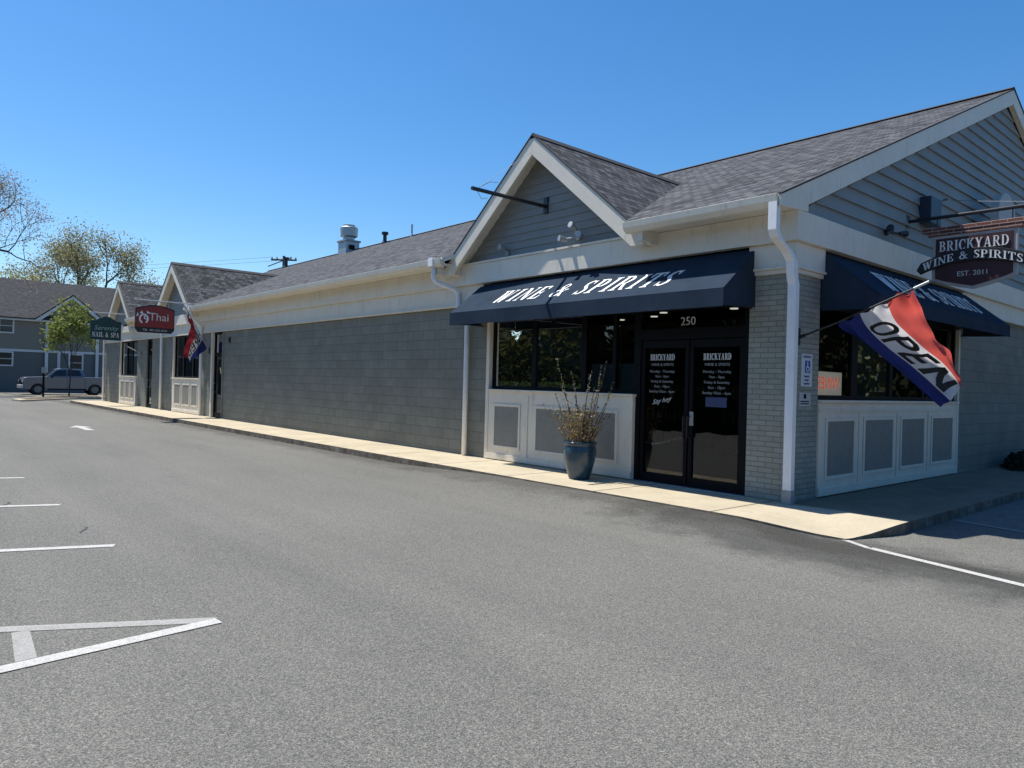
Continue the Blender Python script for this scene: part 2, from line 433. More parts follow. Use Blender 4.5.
SUN = Vector((-.45, -.155, 1)).normalized()
w = bpy.data.worlds.new('World'); sc.world = w; w.use_nodes = True
nt = w.node_tree; bg = nt.nodes['Background']
sky = nt.nodes.new('ShaderNodeTexSky'); sky.sky_type = 'NISHITA'; sky.sun_disc = False
sky.sun_elevation = math.asin(SUN.z); sky.sun_rotation = math.atan2(SUN.x, SUN.y) % (2*PI)
sky.air_density = 1.0; sky.dust_density = .35; sky.ozone_density = 3.2; sky.altitude = 0
hs = nt.nodes.new('ShaderNodeHueSaturation'); hs.inputs['Saturation'].default_value = 1.315; hs.inputs['Value'].default_value = 1.0
nt.links.new(sky.outputs[0], hs.inputs['Color']); nt.links.new(hs.outputs[0], bg.inputs[0]); bg.inputs[1].default_value = .108
sl = bpy.data.lights.new('sun', 'SUN'); sl.energy = 4.9; sl.angle = math.radians(.53); sl.color = (1, .955, .88)
so = bpy.data.objects.new('sun', sl); COL.objects.link(so); so.location = (-30, -15, 60)
so.rotation_euler = SUN.to_track_quat('Z', 'Y').to_euler()
sc.view_settings.view_transform = 'Standard'; sc.view_settings.look = 'None'
sc.view_settings.exposure = .55; sc.view_settings.gamma = 1
sc.render.engine = 'CYCLES'; sc.cycles.max_bounces = 6; sc.cycles.transparent_max_bounces = 12
sc.cycles.use_denoising = True

# ------------------------------------------------------------------ ground
def smooth(a, b, x):
    t = max(0, min(1, (x - a) / (b - a))); return t*t*(3 - 2*t)
def gz(x, y):
    z = .098 * smooth(-7.5, -3.6, x) * (1 - smooth(.05, 1.15, x))
    if y < -1.38: z *= 1 - smooth(.02, 1.15, -1.38 - y)
    z -= .15 * smooth(44, 52, -x)
    return z
xs = [-140, -100, -80] + [-70 + 2*i for i in range(30)] + [-10 + .4*i for i in range(20)] + [-2 + .2*i for i in range(20)] + [2 + .4*i for i in range(8)] + [6 + 4*i for i in range(8)] + [60, 90]
ys = [-90, -60, -40, -30, -20, -15, -12] + [-10 + .6*i for i in range(11)] + [-3.8 + .2*i for i in range(13)] + [-1, 0, 2, 6, 12, 20, 40, 70]
mb = MB(); nx = len(xs)
for y in ys:
    for x in xs: mb.v.append((x, y, gz(x, y)))
for j in range(len(ys) - 1):
    for i in range(nx - 1):
        mb.f.append((j*nx+i, j*nx+i+1, (j+1)*nx+i+1, (j+1)*nx+i)); mb.m.append(0)
struct(mb.build('parking_lot', M['asphalt'], smooth=True), 'grey asphalt parking lot in front of the shops')
gk = NT('far_grass'); gk.col(gk.ramp(gk.noise(gk.coord(), .3, 6), [(.3, (.05,.075,.02)), (.7, (.10,.12,.045))])); gk.rough(.9)
mb = MB(); mb.face([(-1500,-1500,-.6), (1500,-1500,-.6), (1500,1500,-.6), (-1500,1500,-.6)])
struct(mb.build('ground', gk.mat), 'open ground around the lot')

# sidewalk in front, turning the corner and running along the end wall
def wz(x, y):
    return .12 - .10 * smooth(.1, 1.2, x) * smooth(.2, 1.05, -y)
mb = MB()
wx = [-37.6, -30, -24, -18, -12, -8, -6, -4, -2, -1, -.4, 0, .2, .45, .7, .95, 1.2, 1.3]
def wy(x):
    e = -1.40 + .30 * smooth(.1, 1.35, x)
    return [e, e + .06, -1.0, -.75, -.5, -.25, 0.02]
def gridstrip(xlist, ylist_fn, zf, mi=0):
    idx = len(mb.v); cols = []
    for x in xlist:
        col = []
        for y in ylist_fn(x):
            col.append(len(mb.v)); mb.v.append((x, y, zf(x, y)))
        cols.append(col)
    for a, b in zip(cols, cols[1:]):
        for k in range(len(a) - 1):
            mb.f.append((a[k], b[k], b[k+1], a[k+1])); mb.m.append(mi)
    return cols
cs = gridstrip(wx, wy, wz)
for k, i in enumerate(cs[-1]):      # the end kerb runs in towards the lowered corner
    p = mb.v[i]; tq = max(0, min(1, (p[1] + .35)/-.75)); mb.v[i] = (1.46 - .22*tq, p[1], p[2])
for a, b in zip(cs, cs[1:]):       # kerb face along the front
    i = len(mb.v); p, q = mb.v[a[0]], mb.v[b[0]]
    mb.v += [(p[0], p[1]-.012, -.25), (q[0], q[1]-.012, -.25)]
    mb.f.append((i, i+1, b[0], a[0])); mb.m.append(1)
ce = gridstrip([.0, .5, 1.0, 1.4, 1.46], lambda x: [0.02, .5, 1, 2, 4, 8, 12, 19], lambda x, y: .12, 2)  # end walk, its shade painted in by the darker concrete
for col in (cs[-1], ce[-1]):
    for a, b in zip(col, col[1:]):
        i = len(mb.v); p, q = mb.v[a], mb.v[b]
        mb.v += [(p[0]+.012, p[1], -.25), (q[0]+.012, q[1], -.25)]
        mb.f.append((a, i, i+1, b)); mb.m.append(1)
a = cs[0]; i = len(mb.v); mb.v += [(-37.62, -1.4, -.25), (-37.62, .02, -.25)]
mb.f.append((a[0], a[-1], i+1, i)); mb.m.append(1)
struct(mb.build('sidewalk', [M['concrete'], M['kerb'], M['concrete_shaded']]), 'sunlit concrete sidewalk along the shop fronts')

# lighter concrete pad beside the end walk
kp = NT('pad_concrete'); v = kp.coord(); kp.col(kp.ramp(kp.noise(v, 6, 8, .75), [(.3, (.085,.085,.08)), (.7, (.17,.17,.16))])); kp.rough(.9); kp.bump(kp.noise(v, 40, 4), .5, .01)
mb = MB(); pts = [(1.48, 1.35), (6.5, .25), (6.5, 4.6), (1.48, 4.6)]
mb.face([(x, y, .006) for x, y in pts])
struct(mb.build('concrete_pad', kp.mat), 'pale concrete pad in the shade beside the end walk')

# painted markings
def strip(p, q, wd, name='painted_line', mat='line', label=None, z=.005):
    p, q = Vector((*p, 0)), Vector((*q, 0)); n = (q - p).cross(Vector((0,0,1))).normalized() * wd / 2
    mb = MB(); N = max(1, int((q-p).length / .4))
    for i in range(N):
        a, b = p.lerp(q, i/N), p.lerp(q, (i+1)/N)
        mb.face([tuple(x + Vector((0,0,gz(x.x, x.y) + z))) for x in (a - n, b - n, b + n, a + n)])
    o = mb.build(name, M[mat]); struct(o, label); return o
strip((-.03, -7.12), (.50, -12.5), .105, label='bright white stall line at the front of the lot', z=.006)
strip((-.05, -7.13), (-3.0, -12.6), .10, mat='line_worn', label='faded stall line crossing to the white line')
mb = MB(); mb.face([(x, y, .004) for x, y in ((-.52,-8.15), (-.51,-8.06), (-.0,-8.095), (.01,-8.195))])
struct(mb.build('painted_bar', M['line_worn']), 'worn white bar between the two stall lines')
for x, lb in ((-2.61, 'second white stall line'), (-5.17, 'third white stall line'), (-7.9, 'fourth white stall line'), (-10.6, 'fifth white stall line'), (-13.3, 'sixth white stall line'), (-16.0, 'seventh white stall line')):
    strip((x, -7.14), (x - 1.95, -12.2), .10, label=lb)
strip((1.55, -1.27), (9.5, -3.4), .10, label='white line running out from the kerb corner')
strip((1.16, -1.05), (1.56, -1.29), .07, label='white paint at the kerb corner')
strip((1.48, 1.31), (6.5, .21), .07, mat='line_worn', label='thin line along the concrete pad', z=.010)
mb = MB()
mb.face([(x, y, .005) for x, y in ((-19.5,-4.40), (-18.7,-4.72), (-18.7,-4.12))])
mb.face([(x, y, .005) for x, y in ((-18.7,-4.52), (-17.5,-4.52), (-17.5,-4.32), (-18.7,-4.32))])
struct(mb.build('painted_arrow', M['line']), 'white arrow painted on the lot')
km = plain('crack_tar', (.02,.02,.02), .6)
for (cx, cy) in ((-5.55, -7.62), (-3.52, -7.22)):
    mb = MB(); n = 9; up = []; dn = []
    for i in range(n):
        t = i/(n-1); x = cx - .18 + .36*t; y = cy + .05*math.sin(5*t) + random.uniform(-.015,.015); h = .011*math.sin(PI*t)*random.uniform(.5,1.3) + .002
        up.append((x, y+h, .004)); dn.append((x, y-h, .004))
    for i in range(n-1): mb.face([dn[i], dn[i+1], up[i+1], up[i]])
    struct(mb.build('asphalt_crack', km), 'dark crack in the asphalt')

# ------------------------------------------------------------------ the shop building
B = thing('shop_building', 'long grey single-storey shop building with three front gables and cream trim', 'building')
def part(name, mb, mat, parent=B, **kw): return mb.build(name, mat, parent, **kw)

# walls
mb = MB(); mb.box(-.6, 0, 0, .75, -.2, 3.46); part('brick_pier', mb, M['brick'])
mb = MB(); mb.box(-20.25, -6.09, 0, .3, -.2, 3.46); part('block_wall', mb, M['block'])
for a, b in ((-22.3, -21.25), (-28.6, -25.6), (-30.9, -29.4), (-36.95, -33.85)):
    mb = MB(); mb.box(a, b, 0, .3, -.2, 3.46); part('block_wall', mb, M['block'])
mb = MB(); mb.box(-.3, 0, 6.15, 17.8, -.2, 3.46); part('block_wall', mb, M['block'])
mb = MB(); mb.box(-36.95, -36.65, .3, 17.8, -.2, 3.9); mb.box(-36.65, -.3, 17.5, 17.8, -.2, 3.9); part('block_wall', mb, M['block'])
for bx in ((-6.09, -.6, .05, .3, 2.76, 3.46), (-.3, -.05, .75, 6.15, 2.76, 3.46), (-25.6, -22.3, .06, .3, 3.04, 3.46), (-33.85, -30.9, .06, .3, 3.04, 3.46), (-21.25, -20.25, .06, .3, 3.04, 3.46), (-29.4, -28.6, .06, .3, 3.04, 3.46)):
    mb = MB(); mb.box(*bx); part('window_header', mb, M['dark'])
# room behind the corner windows, plus dark backs behind the far windows
mb = MB()
mb.face([(-6.3,.3,.1), (-.3,.3,.1), (-.3,9,.1), (-6.3,9,.1)]); mb.face([(-6.3,.3,2.95), (-.3,.3,2.95), (-.3,9,2.95), (-6.3,9,2.95)], 1)
mb.face([(-6.3,9,.1), (-.3,9,.1), (-.3,9,2.95), (-6.3,9,2.95)]); mb.face([(-6.3,.3,.1), (-6.3,9,.1), (-6.3,9,2.95), (-6.3,.3,2.95)])
part('interior', mb, [M['room'], M['roomdark']], recalc=False)
for a, b in ((-25.6,-22.3), (-33.85,-30.9), (-21.25,-20.25), (-29.4,-28.6)):
    mb = MB()
    mb.face([(a,1.6,.1), (b,1.6,.1), (b,1.6,3.1), (a,1.6,3.1)]); mb.face([(a,.3,.1), (b,.3,.1), (b,1.6,.1), (a,1.6,.1)])
    mb.face([(a,.3,3.1), (b,.3,3.1), (b,1.6,3.1), (a,1.6,3.1)]); mb.face([(a,.3,.1), (a,1.6,.1), (a,1.6,3.1), (a,.3,3.1)]); mb.face([(b,.3,.1), (b,1.6,.1), (b,1.6,3.1), (b,.3,3.1)])
    part('interior', mb, M['room'], recalc=False)

# cream bands
mb = MB(); mb.box(-37.02, -6.25, -.05, .0, 3.10, 3.46); mb.box(-37.02, -6.25, -.085, 0, 3.06, 3.10)
part('lower_band', mb, M['trim'], bevel=.006)
mb = MB(); mb.box(.0, .05, 6.2, 17.85, 3.15, 3.46); mb.box(0, .085, 6.2, 17.85, 3.11, 3.15); part('lower_band', mb, M['trim'], bevel=.006)
mb = MB()
mb.prism([(-.60,-.055), (.055,-.055), (.055,.76), (0,.76), (0,0), (-.60,0)], 'z', 3.16, 3.46)
mb.prism([(-.60,-.075), (.075,-.075), (.075,.77), (0,.77), (0,0), (-.60,0)], 'z', 3.125, 3.16)
mb.prism([(-.60,-.04), (.04,-.04), (.04,.755), (0,.755), (0,0), (-.60,0)], 'z', 3.07, 3.125)
part('pier_capital', mb, M['trim'], bevel=.006)
mb = MB()
mb.prism([(-37.1,-.13), (.12,-.13), (.12,17.9), (-.0,17.9), (-.0,.0), (-37.1,.0)], 'z', 3.462, 3.84)
part('frieze', mb, M['trim'], bevel=.006)
mb = MB(); mb.prism([(-.14, 3.842), (-.155, 3.842), (-.155, 3.878), (0, 3.878), (0, 3.842)], 'x', -7.0, -2.3); part('gable_ledge', mb, M['trim'])

# main roof
SL = .4246; EZ = 3.97; EY = -.57; RY = 8.64
def rz(y): return EZ + SL * (y - EY)
GC = (-4.62, -25.0, -33.2); GH = 2.45
mb = MB()
def slab(x0, x1, y0):
    t = .09
    mb.prism([(y0, rz(y0)), (RY, rz(RY)), (RY, rz(RY)-t), (y0, rz(y0)-t)], 'x', x0, x1)
edges = [-37.35] + [q for c in reversed(GC) for q in (c - GH, c + GH)] + [.13]
for i in range(len(edges) - 1):
    slab(edges[i], min(edges[i+1], .10), EY if i % 2 == 0 else .14)
mb.prism([(RY, rz(RY)), (17.85, rz(RY)-SL*(17.85-RY)), (17.85, rz(RY)-SL*(17.85-RY)-.09), (RY, rz(RY)-.09)], 'x', -37.35, .10)
main_roof = part('roof', mb, M['shingle'])
for c in GC:                        # roof corners that run down to the valleys beside each gable
    for sg in (1, -1):
        q = [(-.001, EY), (.17, EY), (.31, -.299), (.545, .139), (-.001, .139)]
        q = [(c + sg*(GH - d), y) for d, y in q]
        rc = MB(); rc.v = [(x, y, rz(y)) for x, y in q] + [(x, y, rz(y) - .09) for x, y in q]
        rc.f = [tuple(range(5)), tuple(range(9, 4, -1))] + [(k, 5+k, 5+(k+1)%5, (k+1)%5) for k in range(5)]; rc.m = [0, 1] + [1]*5
        part('valley_corner', rc, [M['shingle'], M['trim']], main_roof)
mb = MB(); mb.prism([(RY-.16, rz(RY)-.03), (RY, rz(RY)+.045), (RY+.16, rz(RY)-.03)], 'x', -37.36, .14); part('ridge_cap', mb, M['cap'], main_roof)

# soffit, gutter
for a, b in ((-2.33, .09), (-22.45, -6.90), (-30.7, -27.5), (-37.3, -35.7)):
    mb = MB(); mb.box(a, b, -.50, -.13, 3.842, 3.866); part('soffit', mb, M['trim'])
    mb = MB(); mb.prism([(-.50, 3.80), (-.56, 3.81), (-.615, 3.87), (-.625, 3.955), (-.605, 3.955), (-.59, 3.94), (-.51, 3.94), (-.50, 3.94)], 'x', a, b)
    part('gutter', mb, M['trim'], bevel=.004)

# end gable (faces +x)
def rakez(y): return rz(y) if y < RY else 2*rz(RY) - rz(y)
def end_gable():
    y0, y1 = .10, 17.2
    mb = MB(); z = 3.845; ex = .205; ap = rz(RY) - .36
    while z < ap - .02:
        zt = min(z + ex, ap)
        def yr(zz): return max(y0, (zz - (EZ - .36)) / SL + EY)
        a0, a1 = yr(z), yr(zt); b0, b1 = 2*RY - a0, 2*RY - a1
        mb.face([(.042, a0, z), (.042, b0, z), (.010, b1, zt), (.010, a1, zt)])
        mb.face([(.042, a0, z), (.042, b0, z), (.003, b0, z-.004), (.003, a0, z-.004)])
        z = zt
    s = part('end_siding', mb, M['siding'], recalc=False)
    t = .30
    for sg, nm in ((1, 'l'), (-1, 'r')):
        mb = MB(); Y = lambda y: y if sg == 1 else 2*RY - y
        poly = [(Y(EY-.02), rz(EY)-.022), (Y(RY), rz(RY)-.022), (Y(RY), rz(RY)-.022-t), (Y(.1), rz(.1)-.022-t), (Y(.1), 3.845), (Y(EY-.02), 3.80)]
        mb.prism(poly, 'x', .103, .135)
        mb.prism([(Y(.1), rz(.1)-.1), (Y(RY), rz(RY)-.1), (Y(RY), rz(RY)-.022-t+.004), (Y(.1), rz(.1)-.022-t+.004)], 'x', .03, .102); part('rake_board', mb, M['trim'], bevel=.006)
        mb = MB(); poly = [(Y(EY-.03), rz(EY-.03)+.004), (Y(RY), rz(RY)+.004), (Y(RY), rz(RY)-.020), (Y(EY-.03), rz(EY-.03)-.020)]
        mb.prism(poly, 'x', .102, .15); part('drip_edge', mb, M['cap'])
    mb = MB(); mb.box(-.02, .102, EY-.02, -.132, 3.845, 3.95); mb.box(.0, .102, -.131, .1, 3.843, 3.95); part('eave_return', mb, M['trim'])
end_gable()
mb = MB(); mb.face([(-36.97, 0, 3.4), (-36.97, 17.2, 3.4), (-36.97, RY, 7.7)]); part('end_siding', mb, M['siding'])

# three front gables
def front_gable(c):
    s = .83; zf = 3.83; ap = zf + GH * s; yo = -.33; yw = -.03; back = 4.7; t = .10
    G = MB()
    for sg in (1, -1):
        poly = [(c + sg*(GH+.04), zf - .035), (c, ap), (c, ap - t), (c + sg*(GH+.04), zf - .035 - t)]
        G.prism(poly, 'y', yo + .03, back)
    rf = part('gable_roof', G, M['shingle'])
    mb = MB(); mb.prism([(c-.11, ap-.07), (c, ap+.032), (c+.11, ap-.07)], 'y', yo-.03, back); part('ridge_cap', mb, M['cap'], rf)
    for sg in (1, -1):
        mb = MB(); wv = .33; hb = GH + (.16 - wv)/s
        poly = [(c + sg*(GH+.03), zf-.045), (c, ap-.018), (c, ap-.018-wv), (c + sg*hb, zf-.178), (c + sg*(GH+.03), zf-.178)]
        mb.prism(poly, 'y', yo - .03, yo + .028)
        mb.prism([(c + sg*(GH+.05), zf-.032), (c, ap+.008), (c, ap-.016), (c + sg*(GH+.05), zf-.056)], 'y', yo-.045, yo + .029, 1); part('rake_board', mb, [M['trim'], M['cap']])
        mb = MB()
        poly = [(c + sg*(GH-.10), zf-.20), (c, ap-.20-.10), (c, ap-.30), (c + sg*(GH-.10), zf-.29)]
        poly = [(c + sg*(GH-.02), zf-.155), (c, ap-.12), (c, ap-.15), (c + sg*(GH-.02), zf-.185)]
        mb.prism(poly, 'y', yo + .062, yw); part('gable_soffit', mb, M['trim'])
    for sg in (1, -1):
        a, b = sorted((c + sg*(GH-.22), c + sg*(GH+.12)))
        mb = MB(); mb.box(a, b, -.36 + .032, -.132, 3.66, 3.84); mb.box(a + (.24 if sg > 0 else 0), b - (0 if sg > 0 else .24), -.50, -.33, 3.68, 3.84); part('eave_return', mb, M['trim'])
    mb = MB(); z = 3.88; ex = .135; a2 = ap - .13
    while z < a2 - .02:
        zt = min(z + ex, a2)
        h0, h1 = (a2 - z)/s, (a2 - zt)/s
        mb.face([(c-h0, yw-.020, z), (c+h0, yw-.020, z), (c+h1, yw-.004, zt), (c-h1, yw-.004, zt)])
        mb.face([(c-h0, yw-.020, z), (c+h0, yw-.020, z), (c+h0, yw+.0, z), (c-h0, yw+.0, z)])
        z = zt
    part('gable_siding', mb, M['siding'], recalc=False)
for c in GC: front_gable(c)

# panelled bases (dado) under the windows
def dado_front(x0, x1, insets, z0=.13, z1=1.41, zi=(.40, 1.13)):
    mb = MB(); mb.box(x0, x1, -.045, .05, z0, z1)
    base = part('dado', mb, M['panel'], bevel=.006)
    mb = MB(); mb.box(x0 - .02, x1 + .02, -.085, .06, z1, z1 + .035); part('window_sill', mb, M['panel'], base, bevel=.006)
    mb = MB(); mb.box(x0, x1, -.062, -.047, z0 + .01, z0 + .115); part('base_rail', mb, M['panel'], base, bevel=.004)
    for a, b in insets:
        mb = MB()
        mb.box(a-.05, b+.05, -.062, -.047, zi[0]-.05, zi[0]); mb.box(a-.05, b+.05, -.062, -.047, zi[1], zi[1]+.05)
        mb.box(a-.05, a, -.062, -.047, zi[0], zi[1]); mb.box(b, b+.05, -.062, -.047, zi[0], zi[1])
        part('panel_moulding', mb, M['panel'], base, bevel=.004)
        mb = MB(); mb.box(a, b, -.051, -.047, zi[0], zi[1]); part('inset_panel', mb, M['inset'], base)
    for (a, b), (c_, d_) in zip(insets, insets[1:]):
        mb = MB(); m = (b + c_)/2; mb.box(m-.012, m+.012, -.058, -.047, z0+.12, z1-.06); part('panel_strip', mb, M['panel'], base, bevel=.003)
    return base
dado_front(-6.0, -2.52, [(-5.80, -5.13), (-4.66, -2.85)])
dado_front(-25.55, -22.35, [(-25.25, -24.55), (-24.25, -23.5), (-23.2, -22.6)], zi=(.45, 1.18))
dado_front(-33.8, -30.95, [(-33.5, -32.9), (-32.6, -32.0), (-31.7, -31.2)], zi=(.45, 1.18))
def dado_end(y0, y1, insets, z0=.13, z1=1.41, zi=(.40, 1.15)):
    mb = MB(); mb.box(-.05, .02, y0, y1, z0, z1); base = part('dado', mb, M['panel'], bevel=.006)
    mb = MB(); mb.box(-.06, .06, y0-.01, y1+.02, z1, z1+.035); part('window_sill', mb, M['panel'], base, bevel=.006)
    mb = MB(); mb.box(.022, .037, y0, y1, z1-.13, z1-.10); part('panel_strip', mb, M['panel'], base)
    mb = MB(); mb.box(.022, .037, y0, y1, z0+.01, z0+.12); part('base_rail', mb, M['panel'], base, bevel=.004)
    for a, b in insets:
        mb = MB()
        mb.box(.022, .037, a-.05, b+.05, zi[0]-.05, zi[0]); mb.box(.022, .037, a-.05, b+.05, zi[1], zi[1]+.05)
        mb.box(.022, .037, a-.05, a, zi[0], zi[1]); mb.box(.022, .037, b, b+.05, zi[0], zi[1])
        part('panel_moulding', mb, M['panel'], base, bevel=.004)
        mb = MB(); mb.box(.022, .026, a, b, zi[0], zi[1]); part('inset_panel', mb, M['inset'], base)
    for (a, b), (c_, d_) in zip(insets, insets[1:]):
        mb = MB(); m = (b+c_)/2; mb.box(.022, .034, m-.02, m+.02, z0+.13, z1-.14); part('panel_strip', mb, M['panel'], base, bevel=.003)
dado_end(.77, 6.12, [(1.00, 1.83), (2.20, 3.22), (3.57, 4.52), (4.90, 5.88)])
mb = MB(); mb.box(-6.09, -6.0, -.055, .06, .13, 2.76); part('window_casing', mb, M['panel'], bevel=.005)
mb = MB(); mb.box(-.05, .03, 6.12, 6.2, .13, 2.76); part('window_casing', mb, M['panel'], bevel=.005)
for a in (-25.63, -33.9):
    mb = MB(); mb.box(a, a+.08, -.03, .06, .13, 3.05); part('window_casing', mb, M['panel'])
mb = MB(); mb.box(-21.33, -21.2, -.03, .06, .13, 3.05); part('window_casing', mb, M['panel'])

# shop windows
def win_front(x0, x1, z0, z1, mull, glass='glass', y=.06):
    mb = MB(); fw = .055
    mb.box(x0, x1, y-.03, y+.05, z0, z0+fw); mb.box(x0, x1, y-.03, y+.05, z1-fw, z1)
    mb.box(x0, x0+fw, y-.03, y+.05, z0+fw, z1-fw); mb.box(x1-fw, x1, y-.03, y+.05, z0+fw, z1-fw)
    for m, wd in mull: mb.box(m-wd/2, m+wd/2, y-.03, y+.05, z0+fw, z1-fw)
    wnd = part('window', mb, M['dark'], bevel=.004)
    xs_ = [x0+fw] + [q for m, wd in mull for q in (m-wd/2, m+wd/2)] + [x1-fw]
    for a, b in zip(xs_[::2], xs_[1::2]):
        g = MB(); g.face([(a, y, z0+fw), (b, y, z0+fw), (b, y, z1-fw), (a, y, z1-fw)]); part('pane', g, M[glass], wnd)
    return wnd
def win_end(y0, y1, z0, z1, mull, x=-.06):
    mb = MB(); fw = .055
    mb.box(x-.05, x+.03, y0, y1, z0, z0+fw); mb.box(x-.05, x+.03, y0, y1, z1-fw, z1)
    mb.box(x-.05, x+.03, y0, y0+fw, z0+fw, z1-fw); mb.box(x-.05, x+.03, y1-fw, y1, z0+fw, z1-fw)
    for m, wd in mull: mb.box(x-.05, x+.03, m-wd/2, m+wd/2, z0+fw, z1-fw)
    wnd = part('window', mb, M['dark'], bevel=.004)
    ys_ = [y0+fw] + [q for m, wd in mull for q in (m-wd/2, m+wd/2)] + [y1-fw]
    for a, b in zip(ys_[::2], ys_[1::2]):
        g = MB(); g.face([(x, a, z0+fw), (x, b, z0+fw), (x, b, z1-fw), (x, a, z1-fw)]); part('pane', g, M['glass'], wnd)
win_front(-6.0, -2.52, 1.45, 2.76, [(-4.85, .11), (-3.64, .11), (-2.98, .07)])
win_end(.75, 6.12, 1.45, 2.76, [(1.93, .20), (3.25, .12), (4.6, .10), (5.75, .12)])
win_front(-25.55, -22.35, 1.45, 3.05, [(-24.5, .12), (-23.4, .12)], 'glass_far')
win_front(-33.8, -30.95, 1.45, 3.05, [(-32.8, .12), (-31.9, .12)], 'glass_far')
def single_door(x0, x1):
    mb = MB(); fw = .09
    mb.box(x0, x1, .05, .12, .125, .30); mb.box(x0, x1, .05, .12, 2.25, 2.36); mb.box(x0, x0+fw, .05, .12, .3, 3.04); mb.box(x1-fw, x1, .05, .12, .3, 3.04); mb.box(x0+fw, x1-fw, .05, .12, 2.98, 3.04)
    d = part('door', mb, M['dark'], bevel=.004)
    g = MB(); g.face([(x0+fw,.08,.3), (x1-fw,.08,.3), (x1-fw,.08,2.25), (x0+fw,.08,2.25)]); g.face([(x0+fw,.08,2.36), (x1-fw,.08,2.36), (x1-fw,.08,2.98), (x0+fw,.08,2.98)])
    part('pane', g, M['glass_far'], d)
    h = MB(); h.tube([(x0+.13, .05, 1.0), (x0+.13, .0, 1.0), (x0+.13, .0, 1.3), (x0+.13, .05, 1.3)], .014); part('handle', h, M['steel'], d)
single_door(-21.2, -20.25); single_door(-29.4, -28.6)
mb = MB(); mb.box(-20.27, -20.14, -.02, .06, .13, 3.05); part('window_casing', mb, M['block'])

# main entrance: two leaves, transom and number
mb = MB()
mb.box(-2.52, -2.44, .02, .14, .125, 2.76); mb.box(-.68, -.6, .02, .14, .125, 2.76); mb.box(-2.44, -.68, .02, .14, 2.27, 2.43); mb.box(-2.44, -.68, .02, .14, 2.70, 2.76)
fr = part('door_frame', mb, M['dark'], bevel=.004)
g = MB(); g.face([(-2.44,.08,2.43), (-.68,.08,2.43), (-.68,.08,2.70), (-2.44,.08,2.70)]); part('transom', g, M['glass'], fr)
def flat_text(mb, polys, x, z, y, d=.002, m=0, mirror=False):
    mb.solid(lambda u, v, q: (x + (-u if mirror else u), y - q, z + v), polys, .0, d, m)
mb = MB(); flat_text(mb, shape_text('250', .175), -1.63, 2.475, .078); part('house_number', mb, M['letter'], fr)
HOURS = ['Monday - Thursday', '9am - 9pm', 'Friday & Saturday', '9am - 10pm', 'Sunday 10am - 6pm']
for (a, b, hx) in ((-2.43, -1.575, -1.60), (-1.555, -.69, -1.53)):
    mb = MB(); st = .062
    mb.box(a, b, .04, .10, .135, .27); mb.box(a, b, .04, .10, 2.15, 2.26); mb.box(a, a+st, .04, .10, .27, 2.15); mb.box(b-st, b, .04, .10, .27, 2.15)
    d = part('door', mb, M['dark'], bevel=.004)
    g = MB(); g.face([(a+st,.07,.27), (b-st,.07,.27), (b-st,.07,2.15), (a+st,.07,2.15)]); part('pane', g, M['glass'], d)
    cx = (a + b)/2 - (.06 if hx < -1.56 else 0)
    mb = MB(); ps, wd = serif('BRICKYARD', .092, .05, .64)
    flat_text(mb, [[(p[0]-wd/2, p[1]) for p in q] for q in ps], cx, 1.965, .068); part('lettering', mb, M['letter'], d)
    mb = MB(); flat_text(mb, shape_text('WINE & SPIRITS', .06), cx, 1.88, .068)
    for i, t in enumerate(HOURS): flat_text(mb, shape_text(t, .058), cx, 1.78 - .075*i, .068)
    part('opening_hours', mb, M['decal_dim'], d)
    h = MB()
    if hx < -1.56:
        mb = MB(); flat_text(mb, [[(p[0] + p[1]*.35, p[1] + p[0]*.2) for p in q] for q in shape_text('Say hey', .11)], cx, 1.33, .068); part('script_decal', mb, M['decal'], d)
    else:
        mb = MB(); mb.box(cx-.17, cx+.17, .064, .068, 1.30, 1.44); part('sticker', mb, plain('sticker_blue', (.03,.045,.12), .5), d)
        mb = MB(); mb.box(a+.02, a+.085, .03, .039, 1.02, 1.22); part('lock_plate', mb, M['grey'], d)
    h.tube([(hx, .04, .85), (hx, -.03, .85), (hx, -.03, 1.15), (hx, .04, 1.15)], .012); part('handle', h, M['black'], d)
mb = MB(); mb.box(-2.52, -.6, -.03, .14, .11, .132); part('threshold', mb, M['steel'], fr)

# downspouts
def spout_round(x, top, gx):
    mb = MB()
    if top: mb.tube([(gx, -.55, 3.83), (gx, -.55, 3.60), (gx+.03, -.50, 3.52), (gx+.2, -.17, 3.40), (gx+.24, -.11, 3.32), (gx+.25, -.10, 3.06), (gx+.30, -.098, 2.98), (x-.04, -.095, 2.82), (x, -.095, 2.74), (x, -.095, 1.5), (x, -.095, .14)], .05, 10)
    else: mb.tube([(gx, -.55, 3.83), (gx, -.55, 3.66), (gx, -.50, 3.58), (x, -.16, 3.36), (x, -.105, 3.28), (x, -.095, 1.5), (x, -.095, .14)], .05, 10)
    o = part('downspout', mb, M['white'], smooth=True)
    b = MB(); b.box(gx-.08, gx+.08, -.64, -.50, 3.82, 3.99); part('outlet_box', b, M['white'], o, bevel=.005)
    return o
spout_round(-6.66, 1, -7.20)
spout_round(-22.15, 0, -21.9); spout_round(-36.85, 0, -36.6); spout_round(-26.95, 0, -27.45)
mb = MB()
